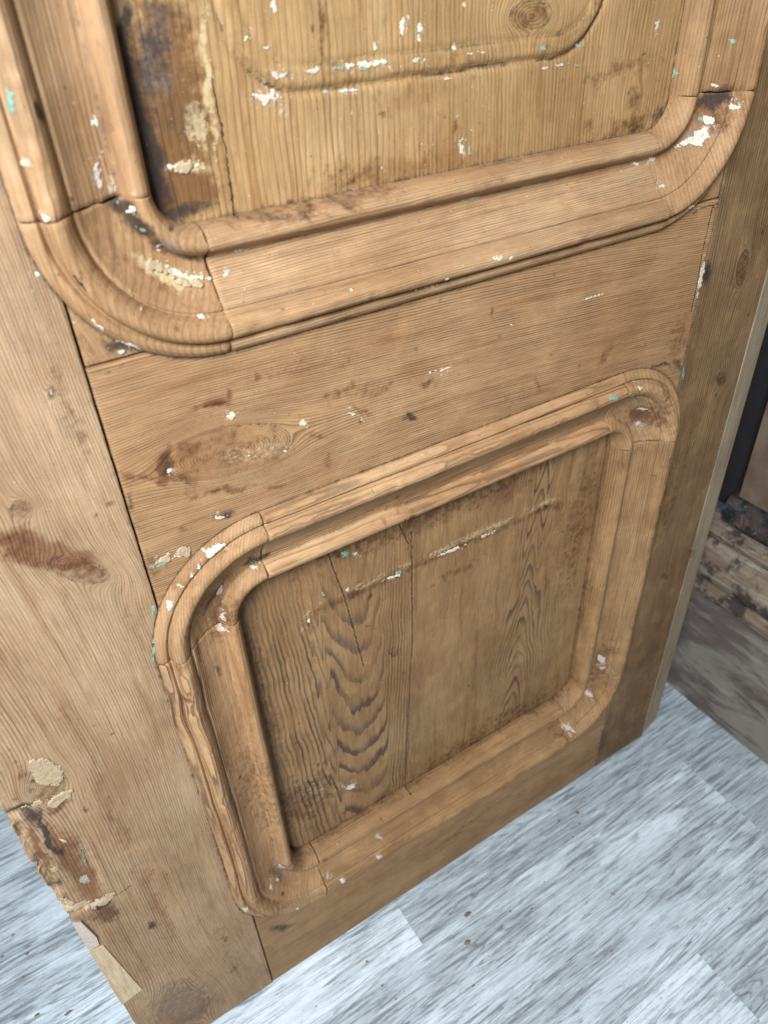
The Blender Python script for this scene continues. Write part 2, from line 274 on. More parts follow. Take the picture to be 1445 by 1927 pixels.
STAINS = [
 (0.04661, 0.85009, 0.00359, -0.00986, -0.00631, -0.00224, 'D', 0.9),
 (0.05372, 0.83697, 0.00525, -0.00789, -0.00291, -0.0018, 'D', 0.7),
 (0.07442, 0.82774, 0.01152, -0.00408, -0.00089, -0.00244, 'D', 0.7),
 (0.0572, 0.81228, 0.01985, -0.01836, -0.00319, -0.00342, 'B', 0.35),
 (0.03744, 0.82847, 0.0074, -0.01472, -0.003, -0.00152, 'B', 0.3),
 (0.02794, 0.7169, 0.00354, -0.00201, -0.00538, -0.01476, 'D', 0.62),
 (0.03142, 0.69902, 0.01148, -0.00888, -0.00144, -0.00293, 'D', 0.5),
 (0.06095, 0.6842, 0.02465, -0.00704, -0.00025, -0.00286, 'B', 0.7),
 (0.04585, 0.71785, 0.00981, 0.00031, 0.00073, -0.00684, 'B', 0.6),
 (0.10125, 0.69691, 0.01876, -0.00268, 0.00041, -0.00751, 'B', 0.4),
 (0.03444, 0.59298, 0.00683, 0.00807, 0.01358, -0.02056, 'B', 0.4),
 (0.48601, 0.61049, 0.00671, -0.00133, 0.01195, -0.02606, 'B', 0.5),
 (-0.12704, 0.46831, 0.00562, -0.01714, -0.00464, -0.00534, 'D', 0.9),
 (-0.13303, 0.43071, -0.00111, -0.03919, -0.00482, -0.00011, 'B', 0.9),
 (-0.10897, 0.46563, 0.00883, -0.00182, -0.0005, -0.00613, 'B', 0.8),
 (-0.11808, 0.51966, 0.00014, -0.02163, -0.00382, -0.00055, 'B', 0.5),
 (-0.11526, 0.30805, 0.01162, -0.00641, -0.00136, -0.01142, 'B', 0.9),
 (0.08039, 0.90156, -0.00586, -0.06137, -0.02053, 0.00051, 'B', 1.0),
 (0.07998, 0.92693, -0.00283, -0.02833, -0.01596, -5e-05, 'D', 0.66),
 (0.06447, 0.87125, 0.00123, -0.02031, -0.0079, -0.00065, 'D', 0.95),
 (0.06464, 0.93675, -0.0005, -0.0124, -0.00406, -0.00029, 'D', 1.0),
 (0.08244, 0.89403, 0.01949, -0.00242, -0.00283, -0.01319, 'D', 0.45),
 (0.02714, 0.71334, 0.00582, -0.00363, -0.00613, -0.01527, 'B', 1.0),
 (0.03357, 0.70098, 0.01023, -0.01096, -0.00332, -0.00451, 'B', 0.6),
 (0.07286, 0.70964, 0.04551, -0.00432, 0.00092, -0.01822, 'B', 0.42),
 (0.08689, 0.70443, 0.03253, -0.00321, 0.00078, -0.01138, 'Y', 0.42),
 (0.01041, 0.71034, 0.01496, -0.00605, -0.00078, -0.0032, 'B', 0.6),
 (0.18946, 0.45813, 0.10157, 0.01068, 0.01532, -0.04534, 'W', 0.12),
 (0.17731, 0.71812, 0.02357, 0.00291, 0.00189, -0.00505, 'B', 0.5),
 (0.13354, 0.69757, 0.01076, -0.00819, -0.00141, -0.00267, 'B', 0.5),
 (0.06328, 0.90587, -0.00094, -0.04678, -0.00667, -0.00036, 'D', 1.1),
 (0.07745, 0.84961, 0.02238, -0.00221, -0.00067, -0.00603, 'D', 0.9),
 (0.0682, 0.86219, 0.00906, -0.00151, -0.00232, -0.01035, 'D', 0.75),
 (0.0851, 0.91286, -0.00351, -0.03894, -0.01706, 0.00021, 'B', 0.75),
 (0.07949, 0.92476, -0.00264, -0.02632, -0.0112, -1e-05, 'G', 0.6),
 (0.10118, 0.91124, -0.00431, -0.03977, -0.00285, 0.00012, 'Y', 0.8),
 (0.09038, 0.89054, 3e-05, -0.01135, -0.00578, -0.00013, 'Y', 0.7),
 (0.08207, 0.87167, 0.01037, -0.00158, -0.00075, -0.00358, 'Y', 0.7),
 (0.07952, 0.85948, 0.02479, -0.00417, -0.00303, -0.0145, 'B', 1.0),
 (0.14222, 0.84329, 0.04754, 0.00026, 0.00032, -0.00267, 'D', 0.6),
 (0.20228, 0.84355, 0.06799, 0.0014, 0.00043, -0.00188, 'D', 0.4),
 (0.15947, 0.84394, 0.07027, 0.00159, 0.00128, -0.00786, 'B', 0.55),
 (0.22856, 0.8487, 0.09067, 0.00229, 0.00238, -0.00889, 'R', 0.45),
 (0.17843, 0.85194, 0.02183, -0.00345, -0.00063, -0.00768, 'B', 0.5),
 (0.4157, 0.84982, 0.02458, 0.01152, 0.00925, -0.00709, 'B', 0.65),
 (0.4498, 0.85476, 0.00782, 0.00927, 0.0055, -0.00253, 'D', 0.8),
 (0.42465, 0.84656, 0.01084, 0.00286, 0.00322, -0.00318, 'D', 0.7),
 (0.17106, 0.92669, -0.0013, -0.01311, -0.00257, 0.00019, 'B', 0.7),
 (0.24077, 0.87873, 0.00159, -0.00019, -0.0, -0.00117, 'D', 1.0),
 (0.25366, 0.87601, 0.00163, -0.0002, 2e-05, -0.00119, 'D', 1.0),
 (0.25993, 0.87045, 8e-05, -0.00394, -0.00208, 0.00026, 'B', 0.7),
 (0.37534, 0.85426, 0.0073, -0.00093, 0.0007, -0.00415, 'B', 0.6),
 (0.01238, 0.91178, -0.0005, -0.00442, -0.00202, -9e-05, 'D', 1.3),
 (0.04261, 0.8561, 0.00451, -0.01413, -0.00629, -0.00202, 'D', 1.0),
 (0.05069, 0.84494, 0.00512, -0.00631, -0.00404, -0.003, 'D', 0.6),
 (0.06344, 0.83576, 0.01406, -0.0101, -0.00383, -0.00487, 'G', 0.6),
 (0.05221, 0.82339, 0.01501, -0.01364, -0.00256, -0.00272, 'Y', 0.9),
 (0.06849, 0.83037, 0.01126, -0.00554, -0.00106, -0.00203, 'D', 0.7),
 (0.06325, 0.84527, 0.00365, -0.00071, -0.00029, -0.00132, 'D', 0.8),
 (0.48671, 0.85966, 0.01609, -0.00181, 0.00243, -0.00734, 'D', 0.8),
 (0.4857, 0.85443, 0.01025, 0.01424, 0.01558, -0.00646, 'B', 0.6),
 (0.47049, 0.83538, 0.01396, 0.01084, 0.01206, -0.00684, 'G', 0.6),
 (0.29242, 0.83974, 0.03066, 0.00041, 0.00127, -0.00338, 'R', 0.35),
 (0.01982, 0.7971, 0.00857, -0.00756, -0.00181, -0.00228, 'D', 0.9),
 (0.00481, 0.81457, 0.00245, -0.01064, -0.00206, -0.00062, 'D', 0.4),
 (0.06291, 0.74263, 0.0137, 0.00071, 0.00053, -0.00397, 'R', 1.0),
 (0.07435, 0.74838, -6e-05, -0.00641, -0.00234, 0.00031, 'R', 0.9),
 (0.0644, 0.7414, 0.00982, 0.0005, 0.00044, -0.00326, 'B', 0.6),
 (0.15235, 0.72204, 0.01629, 0.00053, 0.00126, -0.00493, 'B', 0.5),
 (0.16785, 0.70462, 0.01231, -0.00633, -0.00081, -0.00304, 'B', 0.6),
 (0.23551, 0.71909, 0.03091, 0.00087, 0.00164, -0.00442, 'W', 0.45),
 (0.36904, 0.72531, 0.05922, -0.0001, 0.00251, -0.00479, 'W', 0.3),
 (0.22164, 0.71226, 0.00926, -0.00285, -4e-05, -0.00464, 'B', 0.6),
 (0.21096, 0.68355, 0.00796, -0.00273, -8e-05, -0.00401, 'D', 1.0),
 (0.09593, 0.67323, 0.00842, -0.00174, 4e-05, -0.00219, 'B', 0.7),
 (0.13974, 0.67578, -0.00146, -0.00514, -0.00279, 0.00161, 'B', 0.6),
 (0.02941, 0.66479, 0.00265, -0.00121, -0.0006, -0.00282, 'B', 0.7),
 (0.00544, 0.64608, -0.00325, -0.01401, -0.00577, 0.00288, 'B', 0.5),
 (0.40616, 0.68091, -0.00342, -0.01085, -0.00646, 0.00349, 'B', 0.5),
 (0.3305, 0.67599, 0.00466, -0.00145, 0.00032, -0.00295, 'B', 0.6),
 (0.49806, 0.66772, 0.00149, -0.03073, -0.01238, 0.00481, 'B', 0.5),
 (0.51763, 0.724, 0.00105, -0.01494, -0.00682, 0.00225, 'D', 0.9),
 (0.05869, 0.66172, 0.00789, -0.00012, 0.00046, -0.004, 'D', 0.9),
 (0.45015, 0.7087, 0.00138, -0.01058, -0.0055, 0.0017, 'W', 0.35),
 (0.00208, 0.6939, -0.00072, -0.0272, -0.00313, 0.0003, 'D', 0.5),
 (-0.05355, 0.68443, 0.0266, -0.02434, -0.00443, -0.00821, 'R', 1.1),
 (-0.06544, 0.69421, 0.0132, -0.01211, -0.00508, -0.00917, 'B', 0.5),
 (-0.0128, 0.7573, -0.00011, -0.02419, -0.00363, -0.0001, 'B', 0.5),
 (-0.01582, 0.78122, -0.00214, -0.02998, -0.0048, 0.00014, 'B', 0.35),
 (-0.05266, 0.6542, -0.00301, -0.02865, -0.00266, 0.00045, 'R', 0.35),
 (-0.08045, 0.5501, -0.00124, -0.02181, -0.00647, 0.00079, 'R', 0.35),
 (-0.07831, 0.40733, -0.00141, -0.15634, -0.00419, 0.00052, 'R', 0.45),
 (-0.07838, 0.28411, -0.00267, -0.10719, -0.0094, 0.00278, 'R', 0.45),
 (-0.09585, 0.08437, 0.03308, -0.05074, -0.01341, -0.06292, 'G', 0.5),
 (-0.09253, 0.08623, 0.02884, -0.04389, -0.01106, -0.05238, 'B', 0.55),
 (-0.08775, 0.25458, 0.00508, -0.00625, -0.00228, -0.00977, 'D', 0.8),
 (-0.12272, 0.43894, -0.00068, -0.03878, -0.00312, -9e-05, 'D', 1.1),
 (-0.13021, 0.48158, 0.00946, -0.00339, -0.0008, -0.00517, 'D', 1.0),
 (-0.11707, 0.38189, -0.00072, -0.06572, -0.01111, 0.00012, 'R', 0.9),
 (-0.11583, 0.32298, 0.01087, -0.00375, -0.00062, -0.00809, 'D', 1.0),
 (-0.13535, 0.38332, -0.00011, -0.00934, -0.00361, -0.00021, 'D', 0.8),
 (-0.13437, 0.35846, 0.00317, -0.00364, -0.00154, -0.0053, 'D', 0.7),
 (0.04167, 0.59165, 0.0144, 0.01383, 0.00229, -0.00396, 'D', 0.7),
 (0.07619, 0.6033, 0.01221, 0.0022, 0.0012, -0.00464, 'D', 0.9),
 (0.01807, 0.556, -0.00372, -0.02155, -0.00185, 0.00104, 'D', 0.7),
 (0.04376, 0.56707, 0.01683, 0.02023, 0.0075, -0.01153, 'B', 0.6),
 (0.02178, 0.62811, 0.01743, 0.01652, 0.00451, -0.00785, 'R', 0.4),
 (0.23431, 0.62521, 0.00364, -0.00145, 1e-05, -0.00256, 'D', 1.1),
 (0.47904, 0.59372, 0.02678, -0.00909, 0.00426, -0.01774, 'B', 0.9),
 (0.46815, 0.60025, 0.01233, -0.00414, 0.0017, -0.00747, 'D', 0.5),
 (0.47807, 0.58031, 0.02066, -0.00722, 0.00301, -0.01298, 'G', 0.5),
 (0.04135, 0.34906, 0.0152, -0.09413, -0.0234, -0.00101, 'B', 0.4),
 (0.07776, 0.27011, 0.05795, 0.00076, 0.00818, -0.04481, 'B', 0.6),
 (0.08946, 0.209, 0.04524, -0.00392, 0.00366, -0.02211, 'D', 0.3),
 (0.06522, 0.45217, 0.00316, -0.13205, -0.01027, 0.00327, 'B', 0.4),
 (0.08088, 0.4628, 0.00431, -0.11009, -0.01231, 0.00374, 'D', 0.24),
 (0.21616, 0.56825, 0.13116, -0.00304, 0.00522, -0.01732, 'B', 0.55),
 (0.32756, 0.55553, 0.04102, -0.00121, 0.00687, -0.0163, 'R', 0.5),
 (0.32081, 0.56252, 0.01733, -0.00044, 0.00223, -0.00534, 'D', 0.6),
 (0.43209, 0.46018, 0.00945, 0.1221, 0.01982, -0.01271, 'B', 0.45),
 (0.31326, 0.19664, 0.12151, 0.00902, 0.00994, -0.02509, 'B', 0.5),
 (0.37872, 0.20817, 0.04246, 0.00326, 0.01157, -0.02538, 'R', 0.4),
 (0.09745, 0.28101, 0.0236, -0.02037, -0.00282, -0.0258, 'W', 0.45),
 (0.15963, 0.26207, 0.05475, -0.01274, 0.0022, -0.01252, 'W', 0.3),
 (0.18308, 0.14192, 0.03914, 0.00407, 0.0046, -0.01581, 'R', 0.4),
 (0.02522, 0.10977, 0.01711, -0.0083, 0.00047, -0.01122, 'D', 0.8),
 (0.04312, 0.20549, 0.00629, -0.04394, -0.0116, 0.00042, 'G', 0.5),
 (0.03662, 0.20063, 0.00514, -0.0375, -0.00736, 0.00029, 'B', 0.6),
 (0.06649, 0.19494, 0.02734, -0.00082, 0.00108, -0.00669, 'D', 0.7),
 (0.48903, 0.23375, 0.00966, 0.04933, 0.01047, -0.01007, 'B', 0.6),
 (0.48622, 0.44728, 0.00415, 0.06216, 0.00818, -0.00537, 'G', 0.25),
 (0.48611, 0.84561, 0.01236, 0.0173, 0.00848, -0.0036, 'R', 0.5),
 (0.44241, 0.61124, 0.02036, -0.00244, 0.00247, -0.00515, 'G', 0.5),
 (0.3362, 0.76399, 0.00429, -0.00096, 0.00021, -0.00163, 'B', 0.4),
 (0.36048, 0.60537, 0.00262, -0.00095, 0.00021, -0.00174, 'D', 0.5),
 (0.11507, 0.79959, 0.00168, -0.0004, -0.00018, -0.00125, 'D', 0.7),
 (0.31699, 0.67167, 0.03174, -0.00128, 0.00441, -0.01049, 'B', 0.2),
 (0.12387, 0.75204, 0.04383, -0.00379, 0.00053, -0.00592, 'B', 0.2),
 (0.01368, 0.78488, 0.00724, 0.00135, 0.00041, -0.00271, 'D', 0.5),
 (0.47931, 0.64703, 0.01973, -0.01054, -0.00094, -0.0037, 'D', 0.8),
 (0.50625, 0.63905, 0.01081, -0.01258, -0.00597, -0.00093, 'D', 0.7),
 (0.36106, 0.59252, 0.01456, -0.00553, 0.00225, -0.01777, 'G', 0.35),
 (0.03246, 0.5522, 0.0015, -0.00787, -0.00342, -0.00053, 'D', 0.4),
 (0.02967, 0.5159, -0.00052, -0.00943, -0.00244, 0.00095, 'D', 0.6),
 (0.00926, 0.38281, 0.00075, -0.00556, -0.00172, -8e-05, 'D', 1.0),
 (0.0052, 0.53151, 0.0007, -0.01733, -0.00226, 0.00032, 'G', 0.4),
 (0.43001, 0.14423, 0.02045, -0.01559, 0.00241, -0.01734, 'B', 0.4),
 (0.51841, 0.06699, 0.00227, 0.08011, 0.0098, -0.00986, 'D', 0.6),
 (-0.0355, 0.08579, 0.00705, 0.00225, 0.00089, -0.00638, 'B', 0.5),
 (-0.03522, 0.15523, 0.0038, -0.00488, -0.00107, -0.00586, 'B', 0.6),
 (0.16985, 0.32277, 0.00369, -0.00276, -0.00024, -0.00419, 'B', 0.4),
 (0.18392, 0.34682, 0.00309, -0.00219, -0.00016, -0.00326, 'D', 0.4),
 (0.60394, 0.34674, 0.01005, -0.00503, 0.00269, -0.00907, 'D', 0.5),
 (0.54426, 0.45541, 0.00206, 0.04845, 0.00888, -0.00558, 'B', 0.35),
 (0.58281, 0.23094, 0.00113, 0.08543, 0.01937, -0.01573, 'R', 0.3),
 (0.57201, 0.03793, 0.01828, 0.03996, 0.02572, -0.03195, 'B', 0.35),
 (0.57837, 0.60321, 0.00018, 0.00901, 0.00833, -0.00393, 'B', 0.5)]
KNOTS = [
 (-0.05503, 0.71776, 0.00429, -0.00186, -0.00157, -0.00493),
 (-0.03781, 0.66322, 0.01398, -0.01299, -0.00381, -0.00738),
 (-0.09252, 0.07225, 0.02289, -0.01314, -0.0017, -0.03725),
 (-0.10852, 0.49238, 0.01122, -0.00202, -0.00125, -0.01504),
 (0.31469, 0.92413, 0.01549, 0.00164, 0.00387, -0.00765),
 (0.41733, 0.86782, 0.0061, -0.00145, -0.00088, -0.00749),
 (0.56939, 0.71727, 0.00746, -0.00254, 0.00099, -0.01627),
 (0.61273, 0.35856, 0.01008, -0.00492, 0.00275, -0.00895),
 (0.58017, 0.60266, 0.00741, -0.0031, 0.00112, -0.00962),
 (0.19956, 0.41895, 0.00657, -0.00407, -0.00026, -0.00658),
 (0.0715, 0.70814, 0.04268, -0.00412, 0.00085, -0.01748),
 (-0.01954, 0.77986, 0.00101, -0.00032, -0.00078, -0.0026),
 (0.5668, 0.34591, 0.00747, -0.00385, 0.00186, -0.00695)]
CRACKS = [
 ((0.1046, 0.9109), (0.106, 0.8729), (0.105, 0.8452)),
 ((0.2027, 0.5928), (0.2201, 0.5445)),
 ((0.1382, 0.5909), (0.154, 0.5115), (0.1602, 0.465), (0.1662, 0.4204)),
 ((0.2237, 0.5559), (0.2219, 0.4247), (0.2059, 0.1892)),
 ((0.507, 0.7804), (0.5062, 0.7425), (0.5082, 0.7191), (0.5081, 0.6927)),
 ((-0.1078, 0.3277), (-0.0978, 0.3256), (-0.089, 0.3273)),
 ((0.484, 0.7803), (0.492, 0.783), (0.5121, 0.7828)),
 ((0.0068, 0.8391), (0.0099, 0.8317))]
CRUMBS = [(0.4434, -0.0367, 0.00211), (0.4154, -0.0322, 0.00168), (0.4353, -0.0501, 0.00125), (0.2366, -0.0619, 0.00307), (0.2154, -0.0874, 0.00299), (0.1053, -0.0721, 0.00145), (0.4018, -0.1412, 0.00116), (0.5073, -0.2325, 0.00113), (0.3522, -0.1893, 0.0011), (0.1107, -0.0921, 0.00107), (-0.2492, 0.2272, 0.00237), (-0.2385, 0.1944, 0.00155), (-0.2651, 0.2082, 0.00155), (0.1031, -0.04, 0.00148), (-0.2477, 0.1701, 0.00113), (-0.2112, 0.1017, 0.00291), (-0.243, 0.1192, 0.00182), (0.2824, -0.0883, 0.00115), (0.4149, -0.0594, 0.00123), (0.3065, -0.1002, 0.00115), (0.4036, -0.1439, 0.00077), (0.1927, -0.1293, 0.00143)]

# ---------------------------------------------------------------- node helpers
class NT:
    def __init__(s, name):
        s.m = bpy.data.materials.new(name); s.m.use_nodes = True
        s.t = s.m.node_tree; s.t.nodes.clear()
        s.out = s.t.nodes.new('ShaderNodeOutputMaterial')
    def n(s, typ, **kw):
        o = s.t.nodes.new(typ)
        for k, v in kw.items(): setattr(o, k, v)
        return o
    def put(s, sock, v):
        if isinstance(v, bpy.types.NodeSocket): s.t.links.new(v, sock)
        elif isinstance(v, (tuple, list)) and len(v) == 3 and sock.type == 'RGBA': sock.default_value = (*v, 1)
        else: sock.default_value = v
    def math(s, op, a, b=None, c=None, clamp=False):
        o = s.n('ShaderNodeMath', operation=op, use_clamp=clamp); s.put(o.inputs[0], a)
        if b is not None: s.put(o.inputs[1], b)
        if c is not None: s.put(o.inputs[2], c)
        return o.outputs[0]
    def vm(s, op, a, b):
        o = s.n('ShaderNodeVectorMath', operation=op); s.put(o.inputs[0], a); s.put(o.inputs[1], b); return o.outputs[0]
    def noise(s, vec, scale, detail=3, rough=.55, dist=0.0, col=False):
        o = s.n('ShaderNodeTexNoise'); s.put(o.inputs['Vector'], vec); o.inputs['Scale'].default_value = scale
        o.inputs['Detail'].default_value = detail; o.inputs['Roughness'].default_value = rough; o.inputs['Distortion'].default_value = dist
        return o.outputs['Color' if col else 'Fac']
    def ramp(s, v, a, b, lo=0.0, hi=1.0):
        o = s.n('ShaderNodeMapRange', interpolation_type='SMOOTHSTEP'); s.put(o.inputs[0], v)
        for i, q in enumerate((a, b, lo, hi)): o.inputs[i + 1].default_value = q
        return o.outputs[0]
    def mix(s, f, a, b, mode='MIX'):
        o = s.n('ShaderNodeMix', data_type='RGBA', blend_type=mode, clamp_factor=True)
        s.put(o.inputs[0], f); s.put(o.inputs[6], a); s.put(o.inputs[7], b); return o.outputs[2]
    def attr(s, name):
        return s.n('ShaderNodeAttribute', attribute_name=name)
    def sep(s, v, typ='ShaderNodeSeparateXYZ'):
        o = s.n(typ); s.put(o.inputs[0], v); return o.outputs
    def finish(s, colr, rough, bump_h, dist=.001, strength=1.0, spec=.3):
        b = s.n('ShaderNodeBsdfPrincipled'); s.put(b.inputs['Base Color'], colr); s.put(b.inputs['Roughness'], rough)
        b.inputs['Specular IOR Level'].default_value = spec
        if bump_h is not None:
            bu = s.n('ShaderNodeBump'); bu.inputs['Strength'].default_value = strength; bu.inputs['Distance'].default_value = dist
            s.put(bu.inputs['Height'], bump_h); s.t.links.new(bu.outputs[0], b.inputs['Normal'])
        s.t.links.new(b.outputs[0], s.out.inputs[0]); return s.m

def wood(name, light, mid, late, contrast=.6, yellow=.3, dirt=.5, roughness=.66, line_lo=.45):
    s = NT(name)
    gc = s.attr('gc').outputs['Vector']; ring = s.attr('ring').outputs['Fac']
    s1 = s.attr('stain_a'); s2 = s.attr('stain_b')
    c1 = s.sep(s1.outputs['Color'], 'ShaderNodeSeparateColor'); c2 = s.sep(s2.outputs['Color'], 'ShaderNodeSeparateColor')
    D, B, Rd, Y = c1[0], c1[1], c1[2], s1.outputs['Alpha']
    G, Wt, Ln = c2[0], c2[1], c2[2]
    cr = s.attr('crack').outputs['Vector']; crs = s.sep(cr)
    obj = s.n('ShaderNodeTexCoord').outputs['Object']
    big = s.noise(s.vm('MULTIPLY', gc, (1.0, .35, 1)), 22, 4)
    big2 = s.noise(s.vm('MULTIPLY', gc, (1.0, .12, 1)), 60, 3)
    med = s.noise(s.vm('MULTIPLY', gc, (1.0, .07, 1)), 420, 3)
    fine = s.noise(s.vm('MULTIPLY', gc, (1.0, .045, 1)), 1500, 3, .6)
    grit = s.noise(obj, 1300, 2, .6)
    blot = s.noise(obj, 36, 5, .62)
    mott = s.noise(obj, 170, 4, .65)
    wob = s.noise(s.vm('MULTIPLY', gc, (1, .25, 1)), 40, 2)
    wob2 = s.noise(s.vm('MULTIPLY', gc, (1, .12, 1)), 260, 2)
    rr = s.math('ADD', ring, s.math('ADD', s.math('MULTIPLY', s.math('SUBTRACT', wob, .5), 1.7), s.math('MULTIPLY', s.math('SUBTRACT', wob2, .5), .40)))
    t = s.math('FRACT', rr)
    cell = s.math('FLOOR', rr)
    cn = s.n('ShaderNodeTexWhiteNoise', noise_dimensions='1D'); s.put(cn.inputs['W'], cell); ringrand = cn.outputs['Value']
    late_m = s.math('MULTIPLY', s.ramp(t, line_lo, .88), s.ramp(t, .93, 1.0, 1, 0))
    vis = s.math('MULTIPLY', s.ramp(s.noise(s.vm('MULTIPLY', gc, (1, .3, 1)), 55, 2), .3, .60, .40, 1.15), s.math('MULTIPLY_ADD', ringrand, .65, .55))
    lines = s.math('MULTIPLY', s.math('MULTIPLY', late_m, vis), s.math('MULTIPLY', Ln, contrast), clamp=True)
    c = s.mix(s.ramp(big, .3, .7), light, mid)
    c = s.mix(s.math('MULTIPLY', s.ramp(big2, .5, .75), .35), c, tuple(q * k for q, k in zip(mid, (.86, .72, .62))))
    c = s.mix(s.math('MULTIPLY', s.ramp(blot, .48, .72), yellow), c, (.46, .255, .105))
    c = s.mix(lines, c, late)
    # fibres and open grain
    fb = s.math('ADD', s.math('MULTIPLY', s.math('SUBTRACT', fine, .5), .75), s.math('MULTIPLY', s.math('SUBTRACT', med, .5), .55))
    fb = s.math('ADD', s.math('ADD', fb, s.math('MULTIPLY', s.math('SUBTRACT', grit, .5), .30)), 1.0)
    g3 = s.n('ShaderNodeCombineXYZ'); [s.put(g3.inputs[i], fb) for i in range(3)]
    c = s.mix(1.0, c, g3.outputs[0], 'MULTIPLY')
    # stains: each mask broken up by noise
    def mask(v, nz, k=.9, a=.38, b=.66):
        return s.ramp(s.math('ADD', v, s.math('MULTIPLY', s.math('SUBTRACT', nz, .5), k)), a, b)
    gen = s.ramp(blot, .56, .80)
    c = s.mix(s.math('MULTIPLY', gen, .5 * dirt), c, s.mix(1.0, c, (.55, .42, .33), 'MULTIPLY'))
    tone = s.noise(obj, 9, 4, .6); tone2 = s.noise(s.vm('ADD', obj, (5, 2, 8)), 19, 4, .6)
    c = s.mix(s.ramp(tone, .36, .62, .55, 0), c, s.mix(1.0, c, (.80, .70, .62), 'MULTIPLY'))
    c = s.mix(s.ramp(tone2, .45, .65, 0, .55), c, s.mix(1.0, c, (1.12, 1.12, 1.16), 'MULTIPLY'))
    streak = s.noise(s.vm('MULTIPLY', gc, (1, .05, 1)), 130, 3, .6)
    c = s.mix(s.ramp(streak, .52, .70, 0, .55), c, s.mix(1.0, c, (.70, .57, .46), 'MULTIPLY'))
    c = s.mix(s.math('MULTIPLY', mask(Rd, s.math('ADD', s.math('MULTIPLY', med, .5), s.math('MULTIPLY', mott, .5)), 1.5, .10, .85), .95), c, s.mix(1.0, c, (.56, .41, .34), 'MULTIPLY'))
    c = s.mix(s.math('MULTIPLY', mask(B, mott, 1.7, .10, .90), .95), c, s.mix(1.0, c, (.42, .315, .255), 'MULTIPLY'))
    c = s.mix(s.math('MULTIPLY', mask(G, mott, 1.7, .30, .85), .55), c, (.20, .18, .165))
    c = s.mix(s.math('MULTIPLY', mask(Y, s.noise(obj, 420, 3, .7), 1.4, .30, .75), .88), c, (.46, .33, .17))
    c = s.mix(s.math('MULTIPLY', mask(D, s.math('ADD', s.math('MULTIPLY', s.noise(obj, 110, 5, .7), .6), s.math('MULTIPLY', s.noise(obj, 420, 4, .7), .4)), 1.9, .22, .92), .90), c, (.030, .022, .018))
    c = s.mix(s.math('MULTIPLY', mask(Wt, s.noise(obj, 380, 3, .7), 2.2, .55, .95), .60), c, (.62, .56, .48))
    # specks: dark pin marks, chalky residue
    sp = s.ramp(s.noise(obj, 260, 2, .5), .715, .76)
    c = s.mix(s.math('MULTIPLY', sp, .55 * dirt), c, (.07, .045, .03))
    sp2 = s.ramp(s.noise(s.vm('ADD', obj, (3, 7, 1)), 330, 2, .6), .735, .77)
    c = s.mix(s.math('MULTIPLY', sp2, .5), c, (.66, .60, .52))
    # cracks
    dcr = s.math('ADD', crs[0], s.math('MULTIPLY', s.math('SUBTRACT', s.noise(obj, 260, 3), .5), .0030))
    cm = s.math('MULTIPLY', s.ramp(s.math('ABSOLUTE', dcr), .0002, .0006, 1, 0), s.ramp(crs[1], .3, .6))
    c = s.mix(s.math('MULTIPLY', cm, .92), c, (.018, .014, .012))
    h = s.math('ADD', s.math('MULTIPLY', lines, .35), s.math('MULTIPLY', fine, .30))
    h = s.math('ADD', h, s.math('MULTIPLY', med, .55))
    h = s.math('ADD', h, s.math('MULTIPLY', grit, .22))
    h = s.math('ADD', h, s.math('MULTIPLY', mott, .35))
    h = s.math('ADD', h, s.math('MULTIPLY', cm, -1.6))
    h = s.math('ADD', h, s.math('MULTIPLY', s.math('MULTIPLY', Y, s.noise(obj, 500, 3)), .9))
    rg = s.math('MULTIPLY_ADD', med, .2, roughness - .1)
    return s.finish(c, rg, h, .0008, .66, .20)

def paint(name, a, b, bump=.6):
    s = NT(name); obj = s.n('ShaderNodeTexCoord').outputs['Object']
    c = s.mix(s.ramp(s.noise(obj, 500, 4, .7), .42, .66), a, b)
    c = s.mix(s.math('MULTIPLY', s.ramp(s.noise(obj, 900, 3, .6), .60, .72), .55), c, (.16, .11, .08))
    return s.finish(c, .8, s.noise(obj, 700, 4, .7), .0006, bump, .25)

